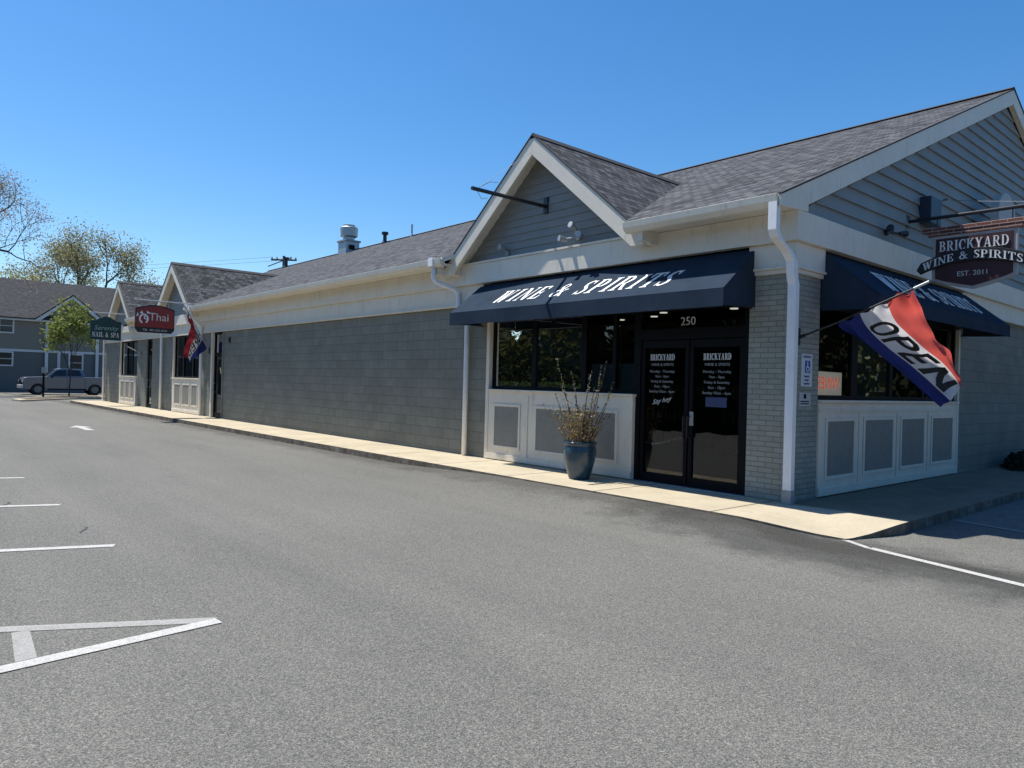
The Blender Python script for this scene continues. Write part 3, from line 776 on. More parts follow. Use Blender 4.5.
def sq(path, hx, hy):
    for (p, q) in zip(path, path[1:]):
        a = [(p[0]-hx, p[1]-hy, p[2]), (p[0]+hx, p[1]-hy, p[2]), (p[0]+hx, p[1]+hy, p[2]), (p[0]-hx, p[1]+hy, p[2])]
        b = [(q[0]-hx, q[1]-hy, q[2]), (q[0]+hx, q[1]-hy, q[2]), (q[0]+hx, q[1]+hy, q[2]), (q[0]-hx, q[1]+hy, q[2])]
        i = len(mb.v); mb.v += a + b
        for k in range(4): mb.f.append((i+k, i+(k+1)%4, i+4+(k+1)%4, i+4+k)); mb.m.append(0)
        mb.f.append((i+3, i+2, i+1, i)); mb.m.append(0); mb.f.append((i+4, i+5, i+6, i+7)); mb.m.append(0)
sq([(.035, -.57, 3.86), (.035, -.57, 3.52), (.035, -.51, 3.43), (.04, -.22, 3.28), (.05, -.14, 3.19), (.05, -.115, 3.0), (.05, -.075, 2.9), (.05, -.075, .30)], .055, .045)
ds = part('downspout', mb, M['white'])
mb = MB(); sq([(.05, -.075, .30), (.05, -.075, .11)], .062, .052); part('boot', mb, M['grey'], ds)

# ------------------------------------------------------------------ awnings
def awning_front():
    t = thing('awning', 'navy canvas awning over the shop door reading WINE & SPIRITS along the front', 'awning', (-3.35, 0, 2.6))
    x0, x1 = -6.33, -.52; yf = -.76; zt = 3.44; zb = 2.84; zv = 2.61
    mb = MB(); N = 30
    for i in range(N):
        a, b = x0 + (x1-x0)*i/N, x0 + (x1-x0)*(i+1)/N
        for k in range(6):
            s0, s1 = k/6, (k+1)/6
            def pt(x, s):
                sag = .004*math.sin(PI*s)
                return (x, -.005 + (yf+.005)*s, zt + (zb-zt)*s - sag)
            mb.face([pt(a,s0), pt(b,s0), pt(b,s1), pt(a,s1)])
    part('canopy', mb, M['navy'], t, sol=.006)
    mb = MB()
    for i in range(N):
        a, b = x0 + (x1-x0)*i/N, x0 + (x1-x0)*(i+1)/N
        wv = lambda x: .006*math.sin(x*5.1)
        mb.face([(a, yf, zb-.002), (b, yf, zb-.002), (b, yf+wv(b), zv), (a, yf+wv(a), zv)])
    part('valance', mb, M['navy'], t, sol=.005)
    for x in (x0, x1):
        mb = MB(); mb.face([(x, -.01, zt-.01), (x, yf+.005, zb-.01), (x, yf+.005, zv+.01), (x, -.01, zv+.05)]); part('side_panel', mb, M['navy'], t, sol=.005)
    for x in (x0+.05, -4.4, -2.4, x1-.05):
        mb = MB(); mb.tube([(x, .0, zv+.04), (x, yf+.02, zv+.04), (x, yf+.02, zb-.03)], .012, 6); part('frame_arm', mb, M['black'], t)
    mb = MB(); mb.tube([(x0+.02, yf+.035, zv+.02), (x1-.02, yf+.035, zv+.02)], .012, 6); part('front_bar', mb, M['black'], t)
    ws, wd = serif_words('WINE & SPIRITS', 1.0, .15)
    L = 3.84; k = L / wd; hgt = .37; up = Vector((0, .76, zt-zb)).normalized(); nr = Vector((0, -(zt-zb), .76)).normalized()
    base = Vector((-5.40, yf, zb)) + up*.215
    for ps in ws:
        mb = MB(); mb.solid(lambda u, v, d: tuple(base + Vector((u*k + v*hgt*.42, 0, 0)) + up*(v*hgt) + nr*d), ps, .0, .008)
        part('lettering', mb, M['letter'], t)
awning_front()
def awning_end():
    t = thing('awning', 'navy canvas awning on the shaded end wall above the OPEN flag', 'awning', (0, 3.4, 2.6))
    y0, y1 = .76, 6.35; xf = .76; zt = 3.45; zb = 2.82; zv = 2.62
    mb = MB(); N = 24
    for i in range(N):
        a, b = y0 + (y1-y0)*i/N, y0 + (y1-y0)*(i+1)/N
        for k in range(5):
            s0, s1 = k/5, (k+1)/5
            def pt(y, s):
                sag = .004*math.sin(PI*s)
                return (.005 + (xf-.005)*s, y, zt + (zb-zt)*s - sag)
            mb.face([pt(a,s0), pt(b,s0), pt(b,s1), pt(a,s1)])
    part('canopy', mb, M['navy'], t, sol=.006)
    mb = MB(); mb.face([(xf, y0, zb-.002), (xf, y1, zb-.002), (xf, y1, zv), (xf, y0, zv)]); part('valance', mb, M['navy'], t, sol=.005)
    for y in (y0, y1):
        mb = MB(); mb.face([(.01, y, zt-.01), (xf-.005, y, zb-.01), (xf-.005, y, zv+.01), (.01, y, zv+.03)]); part('side_panel', mb, M['navy'], t, sol=.005)
    for y in (y0+.05, 2.6, 4.5, y1-.05):
        mb = MB(); mb.tube([(.0, y, zv+.04), (xf-.02, y, zv+.04), (xf-.02, y, zb-.03)], .012, 6); part('frame_arm', mb, M['black'], t)
    ws, wd = serif_words('WINE & SPIRITS', 1.0, .10)
    L = 4.0; k = L / wd; hgt = .46; up = Vector((-.76, 0, zt-zb)).normalized(); nr = Vector((zt-zb, 0, .76)).normalized()
    base = Vector((xf, 1.55, zb)) + up*.24
    for ps in ws:
        mb = MB(); mb.solid(lambda u, v, d: tuple(base + Vector((0, u*k + v*hgt*.4, 0)) + up*(v*hgt) + nr*d), ps, .0, .008)
        part('lettering', mb, M['letter'], t)
awning_end()

# ------------------------------------------------------------------ flags
def cat(p0, p1, p2, p3, t):
    return .5*((2*p1) + (p2-p0)*t + (2*p0-5*p1+4*p2-p3)*t*t + (3*p1-p0-3*p2+p3)*t**3)
def curve(pts, t):
    pts = [Vector(p) for p in pts]; n = len(pts) - 1
    i = min(int(t*n), n-1); f = t*n - i
    g = lambda k: pts[max(0, min(n, k))]
    return cat(g(i-1), g(i), g(i+1), g(i+2), f)
def inside(poly, x, y):
    c = False; n = len(poly)
    for i in range(n):
        x0, y0 = poly[i]; x1, y1 = poly[i-1]
        if (y0 > y) != (y1 > y) and x < (x1-x0)*(y-y0)/(y1-y0)+x0: c = not c
    return c
def flag_cloth(rails, NS, NV, ripple, parent, mats, letters):
    def surf(s, v):
        p = curve([curve(r, s) for r in rails], v)
        return p
    def nrm(s, v):
        e = .01
        a = surf(min(1, s+e), v) - surf(max(0, s-e), v); b = surf(s, min(1, v+e)) - surf(s, max(0, v-e))
        return a.cross(b).normalized()
    P = [[None]*(NV+1) for _ in range(NS+1)]; Nn = [[None]*(NV+1) for _ in range(NS+1)]
    for i in range(NS+1):
        for j in range(NV+1):
            s, v = i/NS, j/NV; n = nrm(s, v)
            amp = ripple*(.35 + .65*s)
            w_ = amp*(math.sin(7.5*s + 3.1*v + .6)*.7 + .5*math.sin(15*v - 4*s) * (1.1 - s) + .35*math.sin(17*s + 6*v))
            fold = ripple*(.9*max(0, 1 - s*2.0)*math.sin(27*v + 2 + 3*s) + .45*math.sin(21*v + 9*s + 1)*math.sin(5*s + 2*v) + .55*max(0, v - .6)*2.5*math.sin(24*s - 9*v))
            P[i][j] = surf(s, v) + n*(w_ + fold); Nn[i][j] = n
    mb = MB()
    for i in range(NS+1):
        for j in range(NV+1): mb.v.append(tuple(P[i][j]))
    for i in range(NS):
        for j in range(NV):
            mb.f.append((i*(NV+1)+j, (i+1)*(NV+1)+j, (i+1)*(NV+1)+j+1, i*(NV+1)+j+1))
            v = (j+.5)/NV; mb.m.append(0 if v < .34 else (1 if v < .67 else 2))
    part('cloth', mb, mats, parent, smooth=True, recalc=False)
    lb = MB(); idx = {}; sg = 1
    camv = Vector((4.61, -8.78, 1.55))
    for i in range(NS):
        for j in range(NV):
            s, v = (i+.5)/NS, (j+.5)/NV
            if any(inside(p, s, v) for p in letters):
                q = []
                for a, b in ((i,j), (i+1,j), (i+1,j+1), (i,j+1)):
                    if (a, b) not in idx:
                        n = Nn[a][b]; n = n if n.dot(camv - P[a][b]) > 0 else -n
                        idx[(a, b)] = len(lb.v); lb.v.append(tuple(P[a][b] + n*.004))
                    q.append(idx[(a, b)])
                lb.f.append(tuple(q)); lb.m.append(0)
    part('lettering', lb, M['flag_black'], parent, smooth=True, recalc=False)
M['flag_black'] = m_cloth('flag_black', (.02,.02,.024), .1)
M['flag_blue'] = m_cloth('flag_blue', (.02,.035,.19), .3); M['flag_white'] = m_cloth('flag_white', (.72,.72,.73), .4); M['flag_red'] = m_cloth('flag_red', (.60,.10,.085), .45)
def open_letters(s0, s1, v0, v1):
    W_, out = (s1-s0)/4, []
    H = v1 - v0
    def R(x0, y0, x1, y1): return [(x0, y0), (x1, y0), (x1, y1), (x0, y1)]
    def cell(k): return s0 + W_*k + W_*.06, W_*.86
    x, ww = cell(0); n = 28
    for q in range(n):
        pa = []
        for a, r in ((q, 1), (q+1, 1), (q+1, .58), (q, .58)):
            an = 2*PI*a/n; pa.append((x + ww/2 + ww/2*r*math.cos(an), v0 + H/2 + H/2*(r if r == 1 else .66)*math.sin(an)))
        out.append(pa)
    x, ww = cell(1); out += [R(x, v0, x+ww*.26, v1)]
    for q in range(14):
        pa = []
        for a, r in ((q, 1), (q+1, 1), (q+1, .5), (q, .5)):
            an = -PI/2 + PI*a/14; pa.append((x + ww*.45 + ww*.5*(r if r == 1 else .45)*math.cos(an), v0 + H*.71 + H*.29*(r if r==1 else .42)*math.sin(an)))
        out.append(pa)
    out += [R(x+ww*.2, v1-H*.17, x+ww*.47, v1), R(x+ww*.2, v0+H*.42, x+ww*.47, v0+H*.59)]
    x, ww = cell(2); out += [R(x, v0, x+ww*.26, v1), R(x, v0, x+ww*.9, v0+H*.18), R(x, v1-H*.18, x+ww*.9, v1), R(x, v0+H*.41, x+ww*.8, v0+H*.59)]
    x, ww = cell(3); out += [R(x, v0, x+ww*.25, v1), R(x+ww*.72, v0, x+ww*.97, v1), [(x, v1), (x+ww*.28, v1), (x+ww*.97, v0), (x+ww*.69, v0)]]
    return out
FL = thing('flag', 'large red, white and blue OPEN flag blowing beside the corner of the end wall', 'flag', (0, .15, 2.33))
rails = [[(0.50,0.20,2.41),(0.611,0.408,2.265),(0.883,0.772,1.94),(1.099,1.07,1.673),(1.299,1.351,1.416)],
 [(0.753,0.21,2.515),(0.77,0.373,2.344),(0.927,0.648,2.109),(1.095,0.933,1.908),(1.394,1.369,1.483)],
 [(1.071,0.218,2.645),(1.10,0.42,2.42),(1.243,0.80,2.16),(1.38,1.20,1.935),(1.467,1.557,1.651)],
 [(1.345,0.226,2.757),(1.35,0.575,2.54),(1.345,0.916,2.275),(1.40,1.353,2.07),(1.455,1.70,1.68)]]
flag_cloth(rails, 300, 132, .042, FL, [M['flag_blue'], M['flag_white'], M['flag_red']], open_letters(.20, .95, .365, .645))
mb = MB(); mb.tube([(.03, .15, 2.25), (.50, .20, 2.425), (1.33, .225, 2.765), (1.42, .23, 2.805)], .013, 8); part('flag_pole', mb, M['black'], FL)
mb = MB(); mb.tube([(1.36, .227, 2.778), (1.52, .236, 2.848)], .016, 8); part('pole_tip', mb, M['steel'], FL)
mb = MB(); mb.box(.001, .02, .10, .20, 2.15, 2.37); mb.tube([(.01, .15, 2.24), (.10, .155, 2.275)], .024, 8); part('bracket', mb, M['black'], FL)

F2 = thing('flag', 'small limp OPEN flag hanging by the far shop door under the red sign', 'flag', (-21.6, 0, 2.46))
rails = [[(-21.6,-.06,2.50),(-21.66,-.18,2.40),(-21.70,-.36,2.25),(-21.76,-.59,2.0)],[(-21.6,-.24,2.80),(-21.62,-.36,2.61),(-21.62,-.50,2.36),(-21.63,-.62,2.04)],
 [(-21.62,-.545,3.27),(-21.5,-.50,2.95),(-21.5,-.64,2.56),(-21.47,-.74,2.14)],[(-21.64,-.76,3.66),(-21.48,-.70,3.18),(-21.47,-.82,2.62),(-21.48,-.96,2.16)]]
flag_cloth(rails, 90, 60, .045, F2, [m_cloth('flag_blue_shaded', (.015,.025,.13), .2), m_cloth('flag_white_shaded', (.38,.38,.40), .2), m_cloth('flag_red_shaded', (.26,.022,.03), .2)], open_letters(.12, .92, .365, .645))  # darker copies of the flag cloths, eave shade put into the colours
mb = MB(); mb.tube([(-21.57, 0, 2.40), (-21.66, -.86, 3.97)], .015, 8); part('flag_pole', mb, M['grey'], F2)
mb = MB(); mb.box(-21.63, -21.51, -.03, -.001, 2.32, 2.52); part('bracket', mb, M['black'], F2)

# ------------------------------------------------------------------ signs
def hang_sign_main():
    t = thing('hanging_sign', 'dark maroon wooden sign with brick top hanging off the end wall, reading BRICKYARD', 'sign', (.9, 3.62, 3.2))
    y = 3.62
    mr = plain('maroon_board', (.055,.016,.018), .5); bk = plain('ribbon_black', (.014,.013,.015), .45)
    fr = plain('sign_border', (.42,.39,.36), .5); br = blocks('sign_brick', (.20,.065,.045), (.34,.30,.27), .20, .052, .008, .35, .6)
    n = 10
    def bottom(x0, x1, ze, zc):
        return [(x0 + (x1-x0)*i/n, ze - (ze-zc)*(1 - abs(2*i/n-1))**.8) for i in range(n+1)]
    mb = MB(); mb.prism([(.40, 4.02)] + bottom(.40, 1.53, 3.33, 3.17) + [(1.53, 4.02)], 'y', y-.03, y+.03); part('board', mb, fr, t, bevel=.006)
    mb = MB(); mb.prism([(.45, 3.975)] + bottom(.45, 1.48, 3.365, 3.215) + [(1.48, 3.975)], 'y', y-.038, y-.031); part('field', mb, mr, t)
    mb = MB(); mb.box(.255, 1.66, y-.05, y+.05, 4.085, 4.155); mb.box(.335, 1.585, y-.045, y+.045, 4.022, 4.084); part('brick_top', mb, br, t, bevel=.004)
    def rib(u): return 3.53 + .155*(1 - (2*u-1)**2)
    mb = MB(); N = 24; w_ = .175; x0, x1 = .25, 1.68
    up = [(x0+(x1-x0)*i/N, rib(i/N)+w_/2*(1+.12*math.sin(i/N*PI))) for i in range(N+1)]; dn = [(x0+(x1-x0)*i/N, rib(i/N)-w_/2) for i in range(N+1)]
    mb.prism(up + [(x1+.06, rib(1)+.02)] + dn[::-1] + [(x0-.06, rib(0)-.02)], 'y', y-.075, y-.039); part('ribbon', mb, bk, t, bevel=.004)
    mb = MB(); ps, wd = serif('BRICKYARD', .155, .05, .80); k = .93/wd
    mb.solid(lambda u, v, d: (.50 + u*k, y-.038-d, 3.775 + v), ps, 0, .012); part('lettering', mb, M['letter'], t)
    ws, wd = serif_words('WINE & SPIRITS', .115, .06, .9); L = 1.34; k = L/wd
    def fn(u, v, d):
        q = (u*k + .03)/(x1-x0-.03); return (.275 + u*k, y-.075-d, rib(q) - .058 + v)
    for ps in ws:
        mb = MB(); mb.solid(fn, ps, 0, .010); part('ribbon_lettering', mb, M['letter'], t)
    mb = MB(); mb.solid(lambda u, v, d: (.965+u, y-.038-d, 3.375+v), shape_text('EST. 2011', .105), 0, .004); part('date_lettering', mb, M['decal'], t)
    mb = MB(); mb.tube([(.02, y, 4.32), (2.0, y, 4.32)], .028, 8); mb.box(.0, .03, y-.06, y+.06, 4.22, 4.42); part('bracket_bar', mb, M['black'], t)
    mb = MB()
    for x in (.45, 1.45): mb.tube([(x, y, 4.32), (x, y, 4.15)], .008, 6)
    part('chain', mb, M['black'], t)
    mb = MB(); mb.tube([(.03, y+1.55, 4.97), (.8, y+.8, 4.67), (1.75, y, 4.35)], .005, 5); mb.tube([(.02, y+1.55, 4.97), (.12, y+1.5, 4.95)], .02, 6); part('guy_wire', mb, M['steel'], t)
hang_sign_main()
def plaque():
    t = thing('wall_plaque', 'pale round-topped board on the end wall behind the BRICKYARD sign', 'sign', (.3, 6.9, 4.6))
    mb = MB(); n = 16
    arc = [(7.02 + .5*math.cos(PI*i/n), 4.95 + .40*math.sin(PI*i/n)) for i in range(n+1)]
    mb.prism(arc + [(6.52, 4.45), (7.52, 4.45)], 'x', .36, .5); part('board', mb, plain('plaque_pale', (.42,.43,.41), .6), t, bevel=.01)
    mb = MB(); mb.box(.02, .36, 6.9, 7.15, 4.7, 4.8); part('bracket', mb, M['black'], t)
plaque()

def hang_sign(x, y0, y1, z0, z1, kind, label):
    t = thing('hanging_sign', label, 'sign', (x, (y0+y1)/2, z0))
    n = 12; yc = (y0+y1)/2
    if kind == 'red':
        top = [(y0 + (y1-y0)*i/n, z1 - .10 + .13*math.sin(PI*i/n)) for i in range(n+1)]
        def outl(e): return [(yc + (p[0]-yc)*(1-e/.6), p[1]-e) for p in top] + [(y1-e, z0+.12+e*.5), (y1-.10-e, z0+e), (y0+.10+e, z0+e), (y0+e, z0+.12+e*.5)]
        mb = MB(); mb.prism(outl(0), 'x', x-.05, x+.05); part('board', mb, plain('sign_black', (.018,.014,.014), .5), t, bevel=.006)
        mb = MB()
        pts = [(yc + (p[0]-yc)*.95, p[1]-.05) for p in top] + [(y1-.03, z0+.18), (y0+.03, z0+.18)]
        mb.prism(pts, 'x', x+.051, x+.057); part('field', mb, plain('sign_red', (.27,.028,.022), .5), t)
        mb = MB(); fn = lambda u, v, d: (x+.057+d, y0+.50+u+.235, z0+.42+v)
        mb.solid(fn, [[(a*1.0, b) for a, b in q] for q in shape_text('Thai', .37)], 0, .01)
        part('lettering', mb, plain('sign_cream', (.70,.66,.55), .5), t)
        mb = MB(); fb = lambda u, v, d: (x+.057+d, y0+.26+u, z0+.46+v)
        mb.solid(fb, _arc(0, 0, .15, .17, .05, .05, -60, 250, 14) + _arc(.07, .05, .075, .075, .035, .035, 0, 360, 10) + [[(-.13,.18), (-.02,.16), (-.06,.27)], [(.10,.18), (.20,.22), (.08,.27)], [(-.24,.06), (-.16,.10), (-.2,.2)]], 0, .01)
        part('emblem', mb, M['letter'], t)
        mb = MB(); mb.solid(lambda u, v, d: (x+.052+d, yc+u, z0+.055+v), shape_text('TEL. 401-253-2530', .10), 0, .004); part('phone_lettering', mb, M['decal'], t)
    else:
        top = [(y0 + (y1-y0)*i/n, z1 - .18 + .20*max(0, math.sin(PI*(i/n*1.5-.25)))) for i in range(n+1)]
        mb = MB(); mb.prism(top + [(y1, z0), (y0, z0)], 'x', x-.05, x+.05); part('board', mb, plain('sign_green', (.008,.045,.042), .5), t, bevel=.006)
        mb = MB(); mb.solid(lambda u, v, d: (x+.051+d, yc+u+v*.3, z0+.44+v), shape_text('Serenity', .29), 0, .006); part('script_lettering', mb, plain('sign_teal', (.30,.42,.40), .5), t)
        ps, wd = serif('NAIL & SPA', .21, .08); k = 1.08/wd
        mb = MB(); mb.solid(lambda u, v, d: (x+.051+d, yc-.54+u*k, z0+.13+v), ps, 0, .008); part('lettering', mb, M['letter'], t)
    mb = MB(); zb = z1 + .17; mb.tube([(x, -.03, zb), (x, y0-.05, zb)], .022, 8); mb.box(x-.06, x+.06, -.06, -.03, zb-.12, zb+.12)
    for y in (y0+.2, y1-.2): mb.tube([(x, y, zb), (x, y, z1-.12)], .010, 6)
    part('bracket_bar', mb, M['steel'], t)
    mb = MB(); mb.tube([(x, -.05, zb+1.5), (x, y0, zb)], .003, 5); part('guy_wire', mb, M['steel'], t)
hang_sign(-22.0, -2.31, -1.07, 2.96, 3.88, 'red', 'red hanging shop sign with black border reading Thai')
hang_sign(-32.0, -1.69, -.45, 3.04, 4.08, 'green', 'dark green hanging shop sign with white letters at the far end of the building')

t = thing('sign_bracket', 'empty black sign arm sticking out of the main front gable', 'bracket', (-4.55, -.05, 4.65))
mb = MB(); mb.tube([(-4.55, -.05, 4.66), (-4.55, -1.70, 4.66)], .032, 8); part('arm', mb, M['black'], t)
mb = MB(); mb.box(-4.60, -4.50, -.075, -.046, 4.54, 4.82); part('wall_plate', mb, M['black'], t, bevel=.004)
mb = MB(); mb.tube([(-4.55, -1.55, 4.70), (-4.60, -.9, 5.18), (-4.62, -.38, 5.55)], .0035, 5)
mb.tube([(-4.55, -1.55, 4.70), (-4.35, -1.5, 4.76), (-4.2, -1.45, 4.73)], .005, 5); mb.tube([(-4.55, -1.6, 4.64), (-4.48, -1.55, 4.50), (-4.42, -1.48, 4.52)], .005, 5); part('guy_wire', mb, M['grey'], t)

def pole_lamp(name, label, c, heads, axis, mat, group=None):
    t = thing(name, label, 'light', c, group)
    mb = MB(); x, y, z = c
    if axis == 'y': mb.lathe([(.055, -.001), (.055, -.03), (.03, -.04)], (x, y, z), 14, axis='y')
    else: mb.lathe([(.055, .001), (.055, .03), (.03, .04)], (x, y, z), 14, axis='x')
    part('base', mb, mat, t, smooth=False)
    for h, d in heads:
        h, d = Vector(h), Vector(d).normalized(); mb = MB()
        mb.tube([(x, y - (.03 if axis == 'y' else 0), z), tuple(h)], .014, 6)
        mb.tube([tuple(h - d*.07), tuple(h - d*.03), tuple(h + d*.05), tuple(h + d*.10), tuple(h + d*.101)], [.02, .034, .044, .052, .042], 12)
        part('lamp_head', mb, mat, t)
pole_lamp('flood_light', 'white twin floodlight above the main awning in the gable', (-3.74, -.05, 4.02), [((-3.92,-.22,3.98), (-.3,-1,.1)), ((-3.55,-.22,4.0), (.35,-1,0)), ((-3.72,-.20,4.16), (0,-1,.3))], 'y', M['steel'])
pole_lamp('sensor_light', 'small grey sensor light low on the left of the main gable', (-5.55, -.05, 3.95), [((-5.58,-.13,4.06), (0,-1,0))], 'y', M['grey'])
pole_lamp('flood_light', 'white twin floodlight below the gable beside the red sign', (-22.0, -.05, 4.02), [((-22.25,-.30,3.85), (-.3,-.6,-.6)), ((-21.7,-.30,3.9), (.4,-.8,-.3))], 'y', M['white'])
pole_lamp('flood_light', 'black twin floodlight beside the dark green sign', (-31.4, -.13, 3.7), [((-31.6,-.35,3.72), (-.4,-1,0)), ((-31.2,-.35,3.72), (.4,-1,0))], 'y', M['black'])
pole_lamp('spotlight', 'black spotlight on the end wall siding above the awning', (.03, 2.75, 4.02), [((.16,2.62,4.02), (.2,-1,.1)), ((.16,3.02,4.02), (.2,1,.1))], 'x', M['black'])
mb = MB(); mb.box(.035, .21, 4.05, 4.52, 4.36, 4.80); o = tag(mb.build('utility_box', plain('box_navy', (.025,.035,.06), .4), origin=(.03, 4.28, 4.36), bevel=.01), 'dark blue box fixed to the end siding beside the sign arm', 'box')
mb = MB(); mb.lathe([(.05, 0), (.07, .03), (.07, .10), (.04, .14)], (-19.6, 0, 2.70), 12); mb.box(-19.65, -19.55, -.03, 0, 2.66, 2.86)
tag(mb.build('wall_lamp', M['black'], origin=(-19.6, 0, 2.7)), 'small black wall lamp on the block wall near the far door', 'light')
mb = MB(); mb.lathe([(.05, 0), (.07, .03), (.07, .10), (.04, .14)], (-30.3, -.05, 2.40), 12); mb.tube([(-30.3, 0, 2.45), (-30.6, -.5, 2.75)], .02, 6)
tag(mb.build('wall_lamp', M['grey'], origin=(-30.3, 0, 2.4)), 'grey lamp arm on the pier between the two far shops', 'light')

# little signs on the pier
t = thing('parking_sign', 'white accessible parking sign with blue wheelchair symbol on the corner pier', 'sign', (.002, .40, 1.55))
mb = MB(); mb.box(.002, .008, .27, .56, 1.62, 2.05); pl = part('plate', mb, plain('sign_white', (.62,.64,.66), .4), t)
mb = MB(); mb.box(.009, .011, .36, .50, 1.80, 1.96); part('symbol_panel', mb, plain('sign_blue', (.012,.06,.30), .4), t)
mb = MB(); fn = lambda u, v, d: (.011+d, .43+u, 1.88+v)
mb.solid(fn, _arc(0, -.025, .042, .042, .012, .012, 130, 400, 14) + [[(-.012,.0), (.004,.0), (.004,.045), (-.012,.045)], [(-.012,.0), (.036,.0), (.036,-.012), (-.012,-.012)], [(.026,.0), (.036,.0), (.05,-.05), (.04,-.05)]] + _arc(-.004, .058, .011, .011, .01, .01, 0, 360, 8), 0, .001); part('wheelchair_symbol', mb, M['letter'], t)
mb = MB()
for zz, s, tx in ((1.995, .045, 'RESERVED'), (1.74, .034, 'PARKING'), (1.69, .034, 'PERMIT'), (1.645, .034, 'REQUIRED')): mb.solid(lambda u, v, d: (.009+d, .415+u, zz+v), shape_text(tx, s), 0, .001)
part('lettering', mb, plain('sign_ink', (.03,.06,.22), .5), t)
t = thing('notice_plate', 'small white notice plate below the blue wheelchair sign on the pier', 'sign', (.002, .40, 1.36))
mb = MB(); mb.box(.002, .006, .24, .54, 1.36, 1.54); part('plate', mb, plain('plate_grey', (.46,.47,.47), .5), t)
mb = MB(); mb.box(.007, .008, .35, .42, 1.46, 1.52); mb.box(.007, .008, .27, .50, 1.385, 1.40); mb.box(.007, .008, .27, .50, 1.415, 1.43); part('printing', mb, M['dark'], t)

# poster and lit sign behind the glass
mb = MB(); mb.box(-3.58, -2.62, .16, .17, 1.50, 1.92); o = mb.build('poster', plain('poster_teal', (.38,.52,.54), .6), origin=(-3.1, .16, 1.5)); tag(o, 'pale teal poster standing in the front window next to the door', 'poster')
t = thing('window_sign', 'white sign with red letters leaning inside the end window', 'sign', (-.12, 1.2, 1.5))
mb = MB(); mb.box(-.14, -.125, .82, 1.74, 1.51, 1.84); part('board', mb, m_emit('sign_glow_white', (1,.95,.86), .30), t, bevel=.01)
mb = MB(); mb.solid(lambda u, v, d: (-.124+d, 1.31-u*.92, 1.60+v), shape_text('WINES', .24), 0, .004); part('lettering', mb, m_emit('sign_glow_red', (1,.10,.02), .62), t)
for (x, y) in ((-5.3,1.2), (-4.1,.9), (-4.2,2.6), (-3.3,.7), (-2.35,.8), (-3.6,2.1), (-2.2,2.2), (-1.2,1.3), (-5.2,2.8)):
    mb = MB(); mb.lathe([(.07, 2.93), (.07, 2.945)], (x, y, 0), 14)
    tag(mb.build('ceiling_light', M['lamp'], origin=(x, y, 2.93)), 'round recessed ceiling light seen through the corner shop windows', 'light', 'ceiling lights inside the corner shop')
# shelves with bottles inside
bc = [plain('bottle_green', (.02,.06,.025), .2), plain('bottle_amber', (.10,.045,.012), .2), plain('bottle_clear', (.25,.26,.24), .2)]
for q, (x, y, lb) in enumerate(((-5.2, 4.6, 'dark wooden bottle shelf inside behind the left front panes'), (-3.6, 4.9, 'dark wooden bottle shelf inside behind the middle front panes'), (-1.6, 4.4, 'dark wooden bottle shelf inside behind the glass doors'))):
    t = thing('bottle_shelf', lb, 'shelf', (x, y, .1))
    mb = MB()
    for z in (.3, .8, 1.3, 1.8): mb.box(x-.6, x+.6, y-.2, y+.2, z, z+.03)
    mb.box(x-.63, x-.6, y-.2, y+.2, .1, 2.0); mb.box(x+.6, x+.63, y-.2, y+.2, .1, 2.0); part('rack', mb, M['roomdark'], t)
    mb = MB()
    for z in (.33, .83, 1.33):
        for i in range(10): mb.lathe([(.038, 0), (.038, .19), (.014, .24), (.014, .30)], (x-.52+.115*i, y-.1, z), 8, m=random.randrange(3))
    o = part('bottles', mb, bc, t); o['kind'] = 'stuff'

# ------------------------------------------------------------------ planter and plant
kg = NT('blue_glaze'); v = kg.coord(); kg.col(kg.ramp(kg.noise(kg.coord(scale=(1,1,.5)), 7, 6, .7), [(.3, (.012,.034,.060)), (.55, (.024,.062,.092)), (.75, (.06,.10,.12))])); kg.rough(.25, .6)
PX, PY = -3.06, -.62
mb = MB(); mb.lathe([(.155,.121), (.165,.14), (.205,.28), (.24,.42), (.255,.54), (.25,.60), (.235,.63), (.245,.65), (.262,.665), (.262,.69), (.235,.695), (.225,.66), (.225,.60)], (PX, PY, 0), 40)
tag(mb.build('flower_pot', kg.mat, origin=(PX, PY, .12), smooth=True), 'tall blue glazed flower pot on the sidewalk before the white panels', 'pot')
t = thing('potted_plant', 'dry twiggy plant with tall stems growing in the blue pot', 'plant', (PX, PY, .6))
rs = random.Random(5); mb = MB(); lf = MB(); tall = MB()
for i in range(130):
    a = rs.uniform(0, 2*PI); rr = rs.uniform(0, .20)
    b = Vector((PX + rr*math.cos(a), PY + rr*math.sin(a), .60)); L = rs.uniform(.25, .74)
    lean = rs.uniform(.05, .55)*(rr/.19 + .25)
    p = [b]
    for k in range(1, 5):
        s = k/4; p.append(b + Vector((math.cos(a)*lean*L*s**1.3 + rs.uniform(-.018,.018), math.sin(a)*lean*L*s**1.3 + rs.uniform(-.018,.018), L*s*(1-.12*lean))))
    mb.tube(p, [.0055, .005, .0042, .0032, .0015], 4)
    for k in range(rs.randrange(4, 10)):
        s = rs.uniform(.25, 1); q = p[min(4, int(s*4))].lerp(p[min(4, int(s*4)+1)], rs.random()) if s < 1 else p[4]
        d = Vector((rs.uniform(-1,1), rs.uniform(-1,1), rs.uniform(-.3,1))).normalized(); e = d.orthogonal().normalized()
        l = rs.uniform(.03, .065); lf.face([q, q + d*l*.5 + e*.013, q + d*l, q + d*l*.5 - e*.013], 0 if rs.random() < .72 else 1)
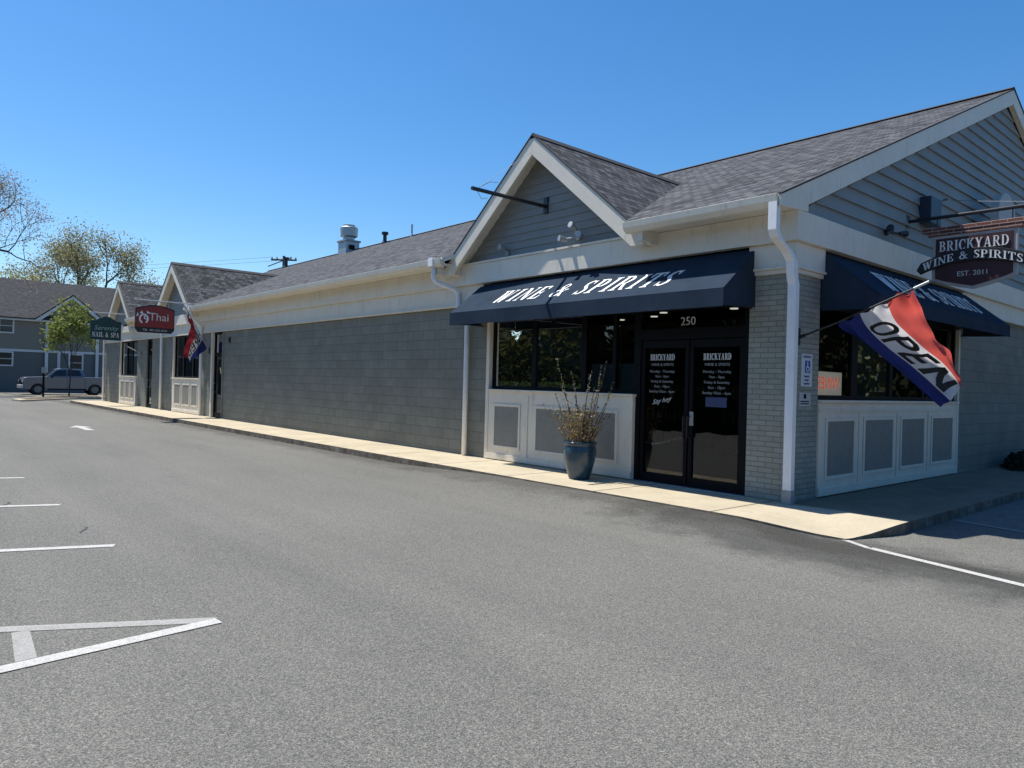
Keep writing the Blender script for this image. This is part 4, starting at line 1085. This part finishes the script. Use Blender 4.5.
for (dx, dy, h, bend) in ((-.42, -.05, 1.38, .1), (-.30, .10, 1.20, .2), (-.14, .0, 1.05, .1), (.05, .1, 1.12, -.05), (.34, .0, 1.25, .1), (.26, -.1, 1.18, -.1), (.48, .06, 1.02, .2), (.40, .02, 1.33, .05), (-.52, .05, .80, -.1), (-.46, -.08, .62, .1), (.55, -.04, .85, -.1), (.16, .06, .92, .1), (-.36, .0, .95, .15)):
    b = Vector((PX + dx*.2, PY + dy*.2, .6)); p = []
    for k in range(9):
        s = k/8; p.append(b + Vector((dx*s + bend*math.sin(PI*s)*.3, dy*s, h*s)))
    tall.tube(p, [.009 - .0008*k for k in range(9)], 5)
    for k in range(46):
        s = rs.uniform(.45, 1.0); q = p[min(7, int(s*8))].lerp(p[min(7, int(s*8))+1], rs.random())
        d = Vector((rs.uniform(-1,1), rs.uniform(-1,1), rs.uniform(0,1.2))).normalized(); e = d.orthogonal().normalized(); l = rs.uniform(.02, .04)
        lf.face([q, q + d*l*.5 + e*.008, q + d*l, q + d*l*.5 - e*.008], 2 if rs.random() < .7 else 1)
part('twigs', mb, plain('twig_tan', (.32,.23,.14), .8), t)
part('stems', tall, plain('stem_dark', (.05,.035,.025), .8), t)
part('leaves', lf, [m_leaf('dry_leaf', (.20,.13,.07), (.36,.25,.13)), m_leaf('young_leaf', (.16,.18,.03), (.30,.30,.05)), m_leaf('grey_bud', (.22,.20,.17), (.42,.40,.36))], t, recalc=False)
mb = MB(); mb.lathe([(.224,.615), (.224,.63)], (PX, PY, 0), 24); part('soil', mb, plain('soil', (.05,.035,.025), .95), t)

# ------------------------------------------------------------------ things on the roof and behind
t = thing('exhaust_fan', 'grey metal kitchen exhaust fan standing on the roof ridge', 'roof vent', (-27.45, 8.3, 7.6))
x, y = -27.3, 8.4
mb = MB(); mb.box(x-.40, x+.40, y-.36, y+.36, 7.3, 8.22); part('curb', mb, M['steel'], t, bevel=.01)
mb = MB(); mb.box(x-.45, x+.45, y-.41, y+.41, 8.22, 8.30); part('flange', mb, M['grey'], t)
mb = MB(); mb.lathe([(.28,8.30), (.28,8.45), (.41,8.52), (.43,8.92), (.40,8.96), (.29,8.98), (.29,9.07), (.24,9.09)], (x, y, 0), 24); part('fan_housing', mb, M['steel'], t)
mb = MB(); mb.box(x+.405, x+.50, y-.2, y+.05, 7.85, 8.05); part('electrical_box', mb, M['dark'], t)
def vent(x, r, h, cap, mat, label):
    mb = MB(); z = rz(8.45) - .05
    mb.lathe([(r*1.9, z), (r*1.2, z+.12), (r, z+.13), (r, z+h)] + ([(r*1.8, z+h+.01), (r*1.8, z+h+.12)] if cap else []), (x, 8.4, 0), 14)
    tag(mb.build('vent_pipe', mat, origin=(x, 8.4, z)), label, 'vent pipe', 'vent pipes on the shop roof')
vent(-23.95, .085, .40, True, M['black'], 'black capped vent pipe on the ridge right of the exhaust fan')
vent(-21.75, .04, .55, False, M['steel'], 'thin light pipe on the ridge, rightmost of the roof pipes')
vent(-34.5, .10, .45, True, M['black'], 'dark capped vent pipe near the far left end of the ridge')
t = thing('utility_pole', 'wooden utility pole with crossarm showing over the roof ridge', 'utility pole', (-66, 22, -.3))
mb = MB(); mb.tube([(-66, 22, -.3), (-66, 22, 13.9)], [.20, .13], 10); part('pole', mb, plain('pole_wood', (.10,.08,.06), .9), t)
mb = MB(); dr = Vector((.66, .75, 0)); a = Vector((-66, 22, 13.5)); mb.tube([tuple(a - dr*1.3), tuple(a + dr*1.3)], .09, 6)
mb.tube([tuple(a - dr*1.6 + Vector((0,0,-.7))), tuple(a + dr*.8 + Vector((0,0,.3)))], .05, 6); part('crossarm', mb, plain('arm_wood', (.08,.065,.05), .9), t)
mb = MB()
for k in (-1.2, -.7, .7, 1.2): mb.lathe([(.05, 0), (.09, .08), (.05, .2)], tuple(a + dr*k + Vector((0,0,.08))), 8)
part('insulators', mb, M['grey'], t)
for k, dz, lb in ((-1.2, .25, 'thin power line crossing the sky left of the utility pole, upper'), (-.7, -.1, 'thin power line crossing the sky left of the utility pole, lower')):
    p0 = a + dr*k + Vector((0,0,dz)); p1 = p0 + Vector((-52, -33, .5)); pts = []
    for i in range(13):
        s = i/12; q = p0.lerp(p1, s); q.z -= 1.2*math.sin(PI*s)*.7; pts.append(tuple(q))
    mb = MB(); mb.tube(pts, .013, 4); tag(mb.build('power_line', M['black'], origin=tuple(p0)), lb, 'wire')

# ------------------------------------------------------------------ trees
def tree(name, label, base, height, crown_r, seed, bark, leaf, leaf_n, leaf_s, levels=4, spread=.62, trunk_h=.28, r0=None, lean=(0,0), group=None, cluster=.55, up=.35):
    rs = random.Random(seed); t = thing(name, label, 'tree', base, group)
    tr = MB(); tips = []
    r0 = r0 or height*.020
    def grow(p, d, L, r, lv):
        pts = [p]; n = 4 if lv < 2 else 3
        for k in range(n):
            d = (d + Vector((rs.uniform(-1,1), rs.uniform(-1,1), rs.uniform(-.5,.9)))*(.10 + .05*lv)).normalized()
            pts.append(pts[-1] + d*L/n)
        rr = [r*(1 - .35*k/n) for k in range(n+1)]
        tr.tube(pts, rr, 7 if lv < 2 else (5 if lv < 3 else 3), caps=False)
        if lv >= levels:
            tips.extend(pts[1:]); return
        if lv >= levels - 1: tips.extend(pts[2:])
        nc = rs.choice((3, 4)) if lv < 2 else rs.choice((2, 3, 3))
        for c in range(nc):
            a = 2*PI*(c + rs.uniform(.0,.6))/nc + lv
            side = d.orthogonal().normalized(); side = Matrix.Rotation(a, 3, d) @ side
            nd = (d*(1-spread*rs.uniform(.55,1.1)) + side*spread*rs.uniform(.7,1.2) + Vector((0,0,up*.4))).normalized()
            st = pts[-1] if c < 2 else pts[-2]
            grow(st, nd, L*rs.uniform(.62,.86), rr[-1]*rs.uniform(.70,.95), lv+1)
    b = Vector(base)
    grow(b, Vector((lean[0], lean[1], 1)).normalized(), height*trunk_h, r0, 0)
    # fit to the wanted height
    zt = max(p.z for p in tips) - b.z; k = height/zt
    xy = max(math.hypot(p.x-b.x-lean[0]*height*.5, p.y-b.y-lean[1]*height*.5) for p in tips); kx = crown_r/xy
    fit = lambda p: Vector((b.x + (p[0]-b.x)*kx, b.y + (p[1]-b.y)*kx, b.z + (p[2]-b.z)*k))
    tr.v = [tuple(fit(p)) for p in tr.v]; tips = [fit(p) for p in tips]
    part('trunk', tr, bark, t, recalc=False)
    lf = MB()
    for i in range(leaf_n):
        c = rs.choice(tips) + Vector((rs.gauss(0,1), rs.gauss(0,1), rs.gauss(0,.8)))*cluster
        d = Vector((rs.uniform(-1,1), rs.uniform(-1,1), rs.uniform(-1,1))).normalized(); e = d.orthogonal().normalized()
        e = Matrix.Rotation(rs.uniform(0, 2*PI), 3, d) @ e; s = leaf_s*rs.uniform(.6,1.4)
        lf.face([c - d*s*.5, c + e*s*.32, c + d*s*.5, c - e*s*.32])
    part('crown', lf, leaf, t, recalc=False)
    return t
bark = plain('bark_grey', (.10,.085,.07), .9); bark2 = plain('bark_dark', (.045,.038,.035), .9)
lv_olive = m_leaf('leaf_olive', (.18,.185,.085), (.36,.33,.19), .45); lv_spring = m_leaf('leaf_spring', (.11,.15,.03), (.30,.33,.09)); lv_yel = m_leaf('leaf_yellow', (.20,.19,.05), (.36,.32,.10), .45); lv_bud = m_leaf('leaf_bud', (.17,.15,.12), (.34,.29,.23), .45)
tree('broad_tree', 'broad spreading tree with thin olive leaves behind the grey house', (-86, 8.3, -.5), 17.9, 7.4, 11, bark, lv_olive, 17000, .20, 5, .60, .24, .60, group='trees behind the house', cluster=.55)
tree('broad_tree', 'smaller thin-leaved tree behind the house at the right of the broad one', (-84, 13.2, -.5), 13.4, 3.9, 23, bark, lv_olive, 7000, .19, 5, .55, .26, .34, group='trees behind the house', cluster=.45)
tree('broad_tree', 'low yellow-green tree behind the house roof, left of the broad one', (-84, 2.4, -.5), 13.2, 5.2, 31, bark, lv_yel, 9000, .20, 5, .6, .26, .38, group='trees behind the house', cluster=.55)
tree('bare_tree', 'nearly bare dark tree reaching in from the left edge', (-56, -6.8, -.2), 17.2, 8.0, 45, bark2, lv_bud, 24000, .11, 6, .60, .22, .50, cluster=.34)
tree('young_tree', 'young bright green tree in the kerbed island by the pickup', (-46.6, .1, -.05), 6.05, 1.42, 5, bark2, lv_spring, 2600, .17, 4, .5, .33, .10, cluster=.22)
# distant wood on the far side of the lot, out of frame but mirrored in the glass
wd = MB(); rs = random.Random(3)
for i in range(42000):
    u = rs.random(); hv = rs.random()
    if i % 3: a = rs.uniform(-120, 60); c = Vector((a, rs.uniform(-58, -50), 0))
    elif i % 2: a = rs.uniform(2, 62); c = Vector((a, rs.uniform(42, 50), 0))
    else: a = rs.uniform(-52, 46); c = Vector((rs.uniform(56, 62), a, 0))
    hh = 13 + 2.5*math.sin(a*.31) + 1.8*math.sin(a*.83 + 1) + 1.0*math.sin(a*2.1)
    c.z = -.3 + hv**.9*hh
    d = Vector((rs.uniform(-1,1), rs.uniform(-1,1), rs.uniform(-1,1))).normalized(); e = d.orthogonal().normalized(); s_ = rs.uniform(.35, .8)
    wd.face([c - d*s_*.5, c + e*s_*.4, c + d*s_*.5, c - e*s_*.4])
def belt(p, q, n):
    p, q = Vector(p), Vector(q); d = (q - p)/n; nr = Vector((-d.y, d.x, 0)).normalized()
    rows = 7; base = len(wd.v)
    for i in range(n+1):
        a = p + d*i; t = a.x + a.y; hh = 11 + 2.4*math.sin(t*.31) + 1.6*math.sin(t*.83+1) + rs.uniform(-1.0, 1.0)
        for k in range(rows):
            wd.v.append(tuple(a + nr*rs.uniform(-1.2, 1.2) + Vector((0, 0, -.3 + hh*k/(rows-1)))))
    for i in range(n):
        for k in range(rows-1):
            b = base + i*rows + k; wd.f.append((b, b+rows, b+rows+1, b+1)); wd.m.append(1)
belt((-125, -56, 0), (64, -56, 0), 110); belt((62, -56, 0), (62, 50, 0), 60); belt((64, 47, 0), (1, 47, 0), 40)
struct(wd.build('woodland', [m_leaf('wood_leaf', (.015,.021,.007), (.05,.053,.017)), plain('wood_core', (.018,.024,.010), .95)], recalc=False), 'belt of leafy trees across the lot', 'stuff')

hg = MB(); rs = random.Random(12)  # clipped row behind the camera, added to darken the door reflections
for i in range(9000):
    q = rs.random(); x = rs.uniform(-34, 3); f = rs.random()
    if q < .45: c = Vector((x, -12.9 + rs.uniform(-.08,.08), f*1.55))
    elif q < .75: c = Vector((x, -12.9 - f*1.1, 1.55 + rs.uniform(-.1,.12)))
    else: c = Vector((x, -13.45 + rs.uniform(-.4,.4), f*1.45))
    d = Vector((rs.uniform(-1,1), rs.uniform(-1,1), rs.uniform(-1,1))).normalized(); e = d.orthogonal().normalized(); s_ = rs.uniform(.08,.17)
    hg.face([c - d*s_*.5, c + e*s_*.4, c + d*s_*.5, c - e*s_*.4])
hg.box(-34, 3, -13.9, -12.97, 0, 1.48, 1)
t = thing('unseen_hedge', 'long dark clipped foliage added out of view to darken the shop glass', 'unseen_hedge', (-15, -13.4, 0))
part('foliage', hg, [m_leaf('hedge_leaf', (.015,.03,.010), (.05,.07,.02), .2), plain('hedge_core', (.01,.014,.007), .95)], t, recalc=False)

# shrub in the shade of the end wall
rs = random.Random(9); lf = MB()
for i in range(2600):
    a = rs.uniform(0, 2*PI); q = math.sqrt(rs.random()); c = Vector((.55 + .42*q*math.cos(a), 9.0 + 1.15*q*math.sin(a), 0)); c.z = .12 + rs.random()*.36*(1-q*q)**.5
    d = Vector((rs.uniform(-1,1), rs.uniform(-1,1), rs.uniform(-.4,1))).normalized(); e = d.orthogonal().normalized(); s = rs.uniform(.05,.11)
    lf.face([c, c + d*s*.5 + e*s*.3, c + d*s, c + d*s*.5 - e*s*.3])
t = thing('shrub', 'low dark shrub at the foot of the shaded end wall', 'shrub', (.55, 9, .12)); part('foliage', lf, m_leaf('shrub_leaf', (.006,.01,.006), (.018,.024,.012), .1), t, recalc=False)
mb = MB()
for i in range(14):
    a = rs.uniform(0, 2*PI); mb.tube([(.55, 9, .1), (.55 + .3*math.cos(a), 9 + .8*math.sin(a), .35)], .012, 4)
part('stems', mb, bark2, t)

# ------------------------------------------------------------------ island and post at the far end
mb = MB(); isl = [(-39.2,-3.3), (-40.5,-3.5), (-43.0,-2.6), (-46.5,-1.0), (-48.6,.8), (-48.6,2.3), (-46.2,2.3), (-43.6,.1), (-41.2,-1.7), (-39.6,-2.7)]
def ring(k): 
    cx = sum(p[0] for p in isl)/len(isl); cy = sum(p[1] for p in isl)/len(isl); return [(cx+(p[0]-cx)*k, cy+(p[1]-cy)*k) for p in isl]
o_, i_ = ring(1), ring(.86)
for k in range(len(isl)):
    j = (k+1) % len(isl)
    mb.face([(*o_[k],-.2), (*o_[j],-.2), (*o_[j],.08), (*o_[k],.08)]); mb.face([(*o_[k],.08), (*o_[j],.08), (*i_[j],.08), (*i_[k],.08)])
mb.face([(*p, .07) for p in i_], 1)
mk = NT('mulch'); mk.col(mk.ramp(mk.noise(mk.coord(), 8, 8, .8), [(.3, (.03,.022,.015)), (.7, (.14,.10,.06))])); mk.rough(.95)
struct(mb.build('traffic_island', [M['concrete'], mk.mat]), 'kerbed mulch island at the far end of the lot')
t = thing('sign_post', 'slim dark post with a small plate in front of the pickup', 'post', (-45.2, -1.45, 0))
mb = MB(); mb.tube([(-45.2,-1.45,0), (-45.2,-1.45,1.75)], .06, 8); part('post', mb, M['dark'], t)
mb = MB(); mb.box(-45.13, -45.11, -1.57, -1.33, 1.45, 1.80); part('plate', mb, M['grey'], t)

# ------------------------------------------------------------------ pickup truck (front towards -y)
T = thing('pickup_truck', 'silver grey crew cab pickup truck parked in front of the far house', 'pickup', (-58.2, 1.6, -.15))
body = NT('truck_paint'); body.col((.155,.165,.195)); body.rough(.3, .6, .3); body.b.inputs['Coat Weight'].default_value = .6
tx, ty, tz = -58.2, -.95, -.15       # ty = nose
def Tp(l, h): return (ty + l, tz + h)
def archpts(c, r, n=8): return [(c + r*math.cos(PI - PI*i/n), .36 + r*math.sin(PI - PI*i/n)) for i in range(n+1)]
prof = [(0.02,.50), (.0,1.0), (.08,1.20), (.25,1.27), (1.45,1.33), (5.50,1.34), (5.55,.55)] 
under = [(5.3,.48)] + [p for p in archpts(4.58,.46)][::-1] + [(1.5,.40)] + archpts(.95,.46)[::-1] + [(.3,.42)]
mb = MB(); mb.prism([Tp(*p) for p in prof + under], 'x', tx-.97, tx+.97); bd = part('body', mb, body.mat, T, bevel=.04)
cabp = [(1.42,1.32), (2.05,1.88), (2.35,1.96), (3.65,1.94), (3.82,1.82), (3.92,1.34)]
mb = MB(); i = len(mb.v); n = len(cabp)
for sx in (-1, 1): mb.v += [(tx + sx*(.93 if p[1] < 1.5 else .76), ty+p[0], tz+p[1]) for p in cabp]
mb.f += [tuple(range(n)), tuple(reversed(range(n, 2*n)))]; mb.m += [0, 0]
for k in range(n): j = (k+1) % n; mb.f.append((k, n+k, n+j, j)); mb.m.append(0)
part('cab', mb, body.mat, T, bevel=.03)
gw = plain('truck_glass', (.015,.018,.022), .08)
def sidex(h): return tx + .945 - (h-1.36)*.30
for pts in ([(1.72,1.40), (2.15,1.80), (2.72,1.86), (2.72,1.40)], [(2.80,1.40), (2.80,1.86), (3.55,1.84), (3.72,1.42)]):
    mb = MB()
    i = len(mb.v); mb.v += [(sidex(h)+.004, ty+l, tz+h) for l, h in pts] + [(sidex(h)-.02, ty+l, tz+h) for l, h in pts]
    n = len(pts); mb.f.append(tuple(range(n))); mb.m.append(0)
    for k in range(n): j = (k+1)%n; mb.f.append((k, n+k, n+j, j)); mb.m.append(0)
    part('side_window', mb, gw, T)
mb = MB(); mb.face([(tx-.80, ty+1.46, tz+1.38), (tx+.80, ty+1.46, tz+1.38), (tx+.70, ty+2.02, tz+1.87), (tx-.70, ty+2.02, tz+1.87)]); part('windscreen', mb, gw, T, sol=.01)
for l in (.95, 4.58):
    for sx in (-1, 1):
        mb = MB(); mb.lathe([(.24, -.12), (.37, -.12), (.40, -.08), (.40, .08), (.37, .12), (.24, .12)], (tx + sx*.84, ty+l, tz+.40), 24, axis='x'); wh = part('tyre', mb, plain('tyre_black', (.018,.018,.018), .8), T, smooth=False)
        mb = MB(); mb.lathe([(.05, .0), (.24, .0), (.24, .02)], (tx + sx*.84 + (.105 if sx > 0 else -.125), ty+l, tz+.40), 16, axis='x'); part('rim', mb, M['rim'], wh)
        mb = MB(); mb.lathe([(.235, 0), (.235, .004)], (tx + sx*.84 + (.100 if sx > 0 else -.104), ty+l, tz+.40), 16, axis='x'); part('hub', mb, M['dark'], wh)
    mb = MB(); mb.prism([Tp(*p) for p in archpts(l, .455)], 'x', tx-.7, tx+.7); part('wheel_well', mb, M['dark'], T)
mb = MB(); mb.box(tx-.98, tx+.98, ty-.10, ty+.05, tz+.45, tz+.70); part('bumper', mb, M['steel'], T, bevel=.03)
mb = MB(); mb.box(tx-.98, tx+.98, ty+5.58, ty+5.75, tz+.55, tz+.75); part('bumper', mb, M['steel'], T, bevel=.03)
for sx in (-1, 1):
    mb = MB(); mb.box(tx+sx*.80-.17, tx+sx*.80+.17, ty-.02, ty+.12, tz+.90, tz+1.06); part('headlight', mb, plain('headlight', (.6,.62,.65), .15), T, bevel=.02)
    mb = MB(); mb.box(tx+sx*1.06-.11, tx+sx*1.06+.11, ty+1.75, ty+1.85, tz+1.25, tz+1.45); part('mirror', mb, M['dark'], T, bevel=.02)
mb = MB(); mb.box(tx-.60, tx+.60, ty-.03, ty+.02, tz+.75, tz+1.08); part('grille', mb, M['dark'], T)
for l in (2.76, 3.93):
    mb = MB(); mb.box(tx+.968, tx+.973, ty+l-.012, ty+l+.012, tz+.5, tz+1.2); part('door_seam', mb, M['dark'], T)
mb = MB(); mb.box(tx+.90, tx+.985, ty+1.5, ty+4.0, tz+.38, tz+.47); part('running_board', mb, M['dark'], T)

# ------------------------------------------------------------------ far house (front wall faces +x)
Hs = thing('house', 'two-storey grey house with dark roof and small white-trimmed gable at the far left', 'house', (-66, 1, -.2))
hx = -66.0; Y0, Y1 = -16, 12.5; zg = -.3; zm = 3.2; ze = 6.05; zr = 9.5; rx = -72.0
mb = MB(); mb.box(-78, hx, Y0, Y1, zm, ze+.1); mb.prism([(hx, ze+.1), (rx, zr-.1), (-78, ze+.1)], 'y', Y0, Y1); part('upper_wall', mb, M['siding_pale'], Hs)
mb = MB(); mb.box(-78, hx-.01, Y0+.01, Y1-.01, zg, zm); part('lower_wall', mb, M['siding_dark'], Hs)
mb = MB(); s = (zr-ze)/(hx-rx)
mb.prism([(hx+.5, ze-.5*s+.1), (rx, zr+.1), (-78.5, ze-.5*s+.1), (-78.5, ze-.5*s), (rx, zr), (hx+.5, ze-.5*s)], 'y', Y0-.4, Y1+.4); part('roof', mb, M['shingle_far'], Hs)
tw = paint('house_white', (.60,.61,.62), .04, .5, 2)
mb = MB(); mb.box(hx, hx+.42, Y0, Y1, ze-.42, ze-.22); part('eave_board', mb, tw, Hs)
mb = MB(); mb.box(hx+.001, hx+.05, Y0, Y1, zm-.08, zm+.10); part('belt_course', mb, tw, Hs)
for y in (1.75, 5.45, 10.5):
    mb = MB(); mb.box(hx+.06, hx+.22, y-.11, y+.11, zg+.3, ze-.45); part('downspout', mb, tw, Hs)
gy, gh = 3.5, 2.25; ga = 7.95
mb = MB(); mb.prism([(gy-gh, ze-.15), (gy, ga-.25), (gy+gh, ze-.15)], 'x', hx-2.5, hx+.03); part('gable_wall', mb, M['siding_pale'], Hs)
for sg in (1, -1):
    mb = MB(); mb.prism([(gy+sg*(gh+.35), ze-.25), (gy, ga), (gy, ga+.12), (gy+sg*(gh+.45), ze-.20)], 'x', hx-3.2, hx+.5); gr = part('gable_roof', mb, M['shingle_far'], Hs)
    mb = MB(); mb.prism([(gy+sg*(gh+.40), ze-.30), (gy, ga-.02), (gy, ga-.30), (gy+sg*(gh-.0), ze-.30)], 'x', hx+.42, hx+.52); part('rake_board', mb, tw, gr)
def hwin(y0, y1, z0, z1, pane='glass_far'):
    mb = MB(); f = .11
    mb.box(hx+.0, hx+.07, y0, y1, z0, z0+f); mb.box(hx, hx+.07, y0, y1, z1-f, z1); mb.box(hx, hx+.07, y0, y0+f, z0+f, z1-f); mb.box(hx, hx+.07, y1-f, y1, z0+f, z1-f)
    mb.box(hx, hx+.05, y0+f, y1-f, (z0+z1)/2-.025, (z0+z1)/2+.025)
    w_ = part('window', mb, tw, Hs)
    mb = MB(); mb.box(hx-.005, hx+.012, y0+f, y1-f, z0+f, z1-f); part('pane', mb, plain('house_pane', (.02,.025,.03), .12), w_)
for y0, y1, z0, z1 in ((-1.55,-.5,4.55,5.75), (-1.6,-.5,1.9,3.1), (3.35,4.45,1.6,3.1), (2.55,2.75,.3,3.1), (-6,-4.9,4.55,5.75), (-6,-4.9,1.9,3.1), (7,8.1,4.55,5.75), (7,8.1,1.9,3.1)): hwin(y0, y1, z0, z1)
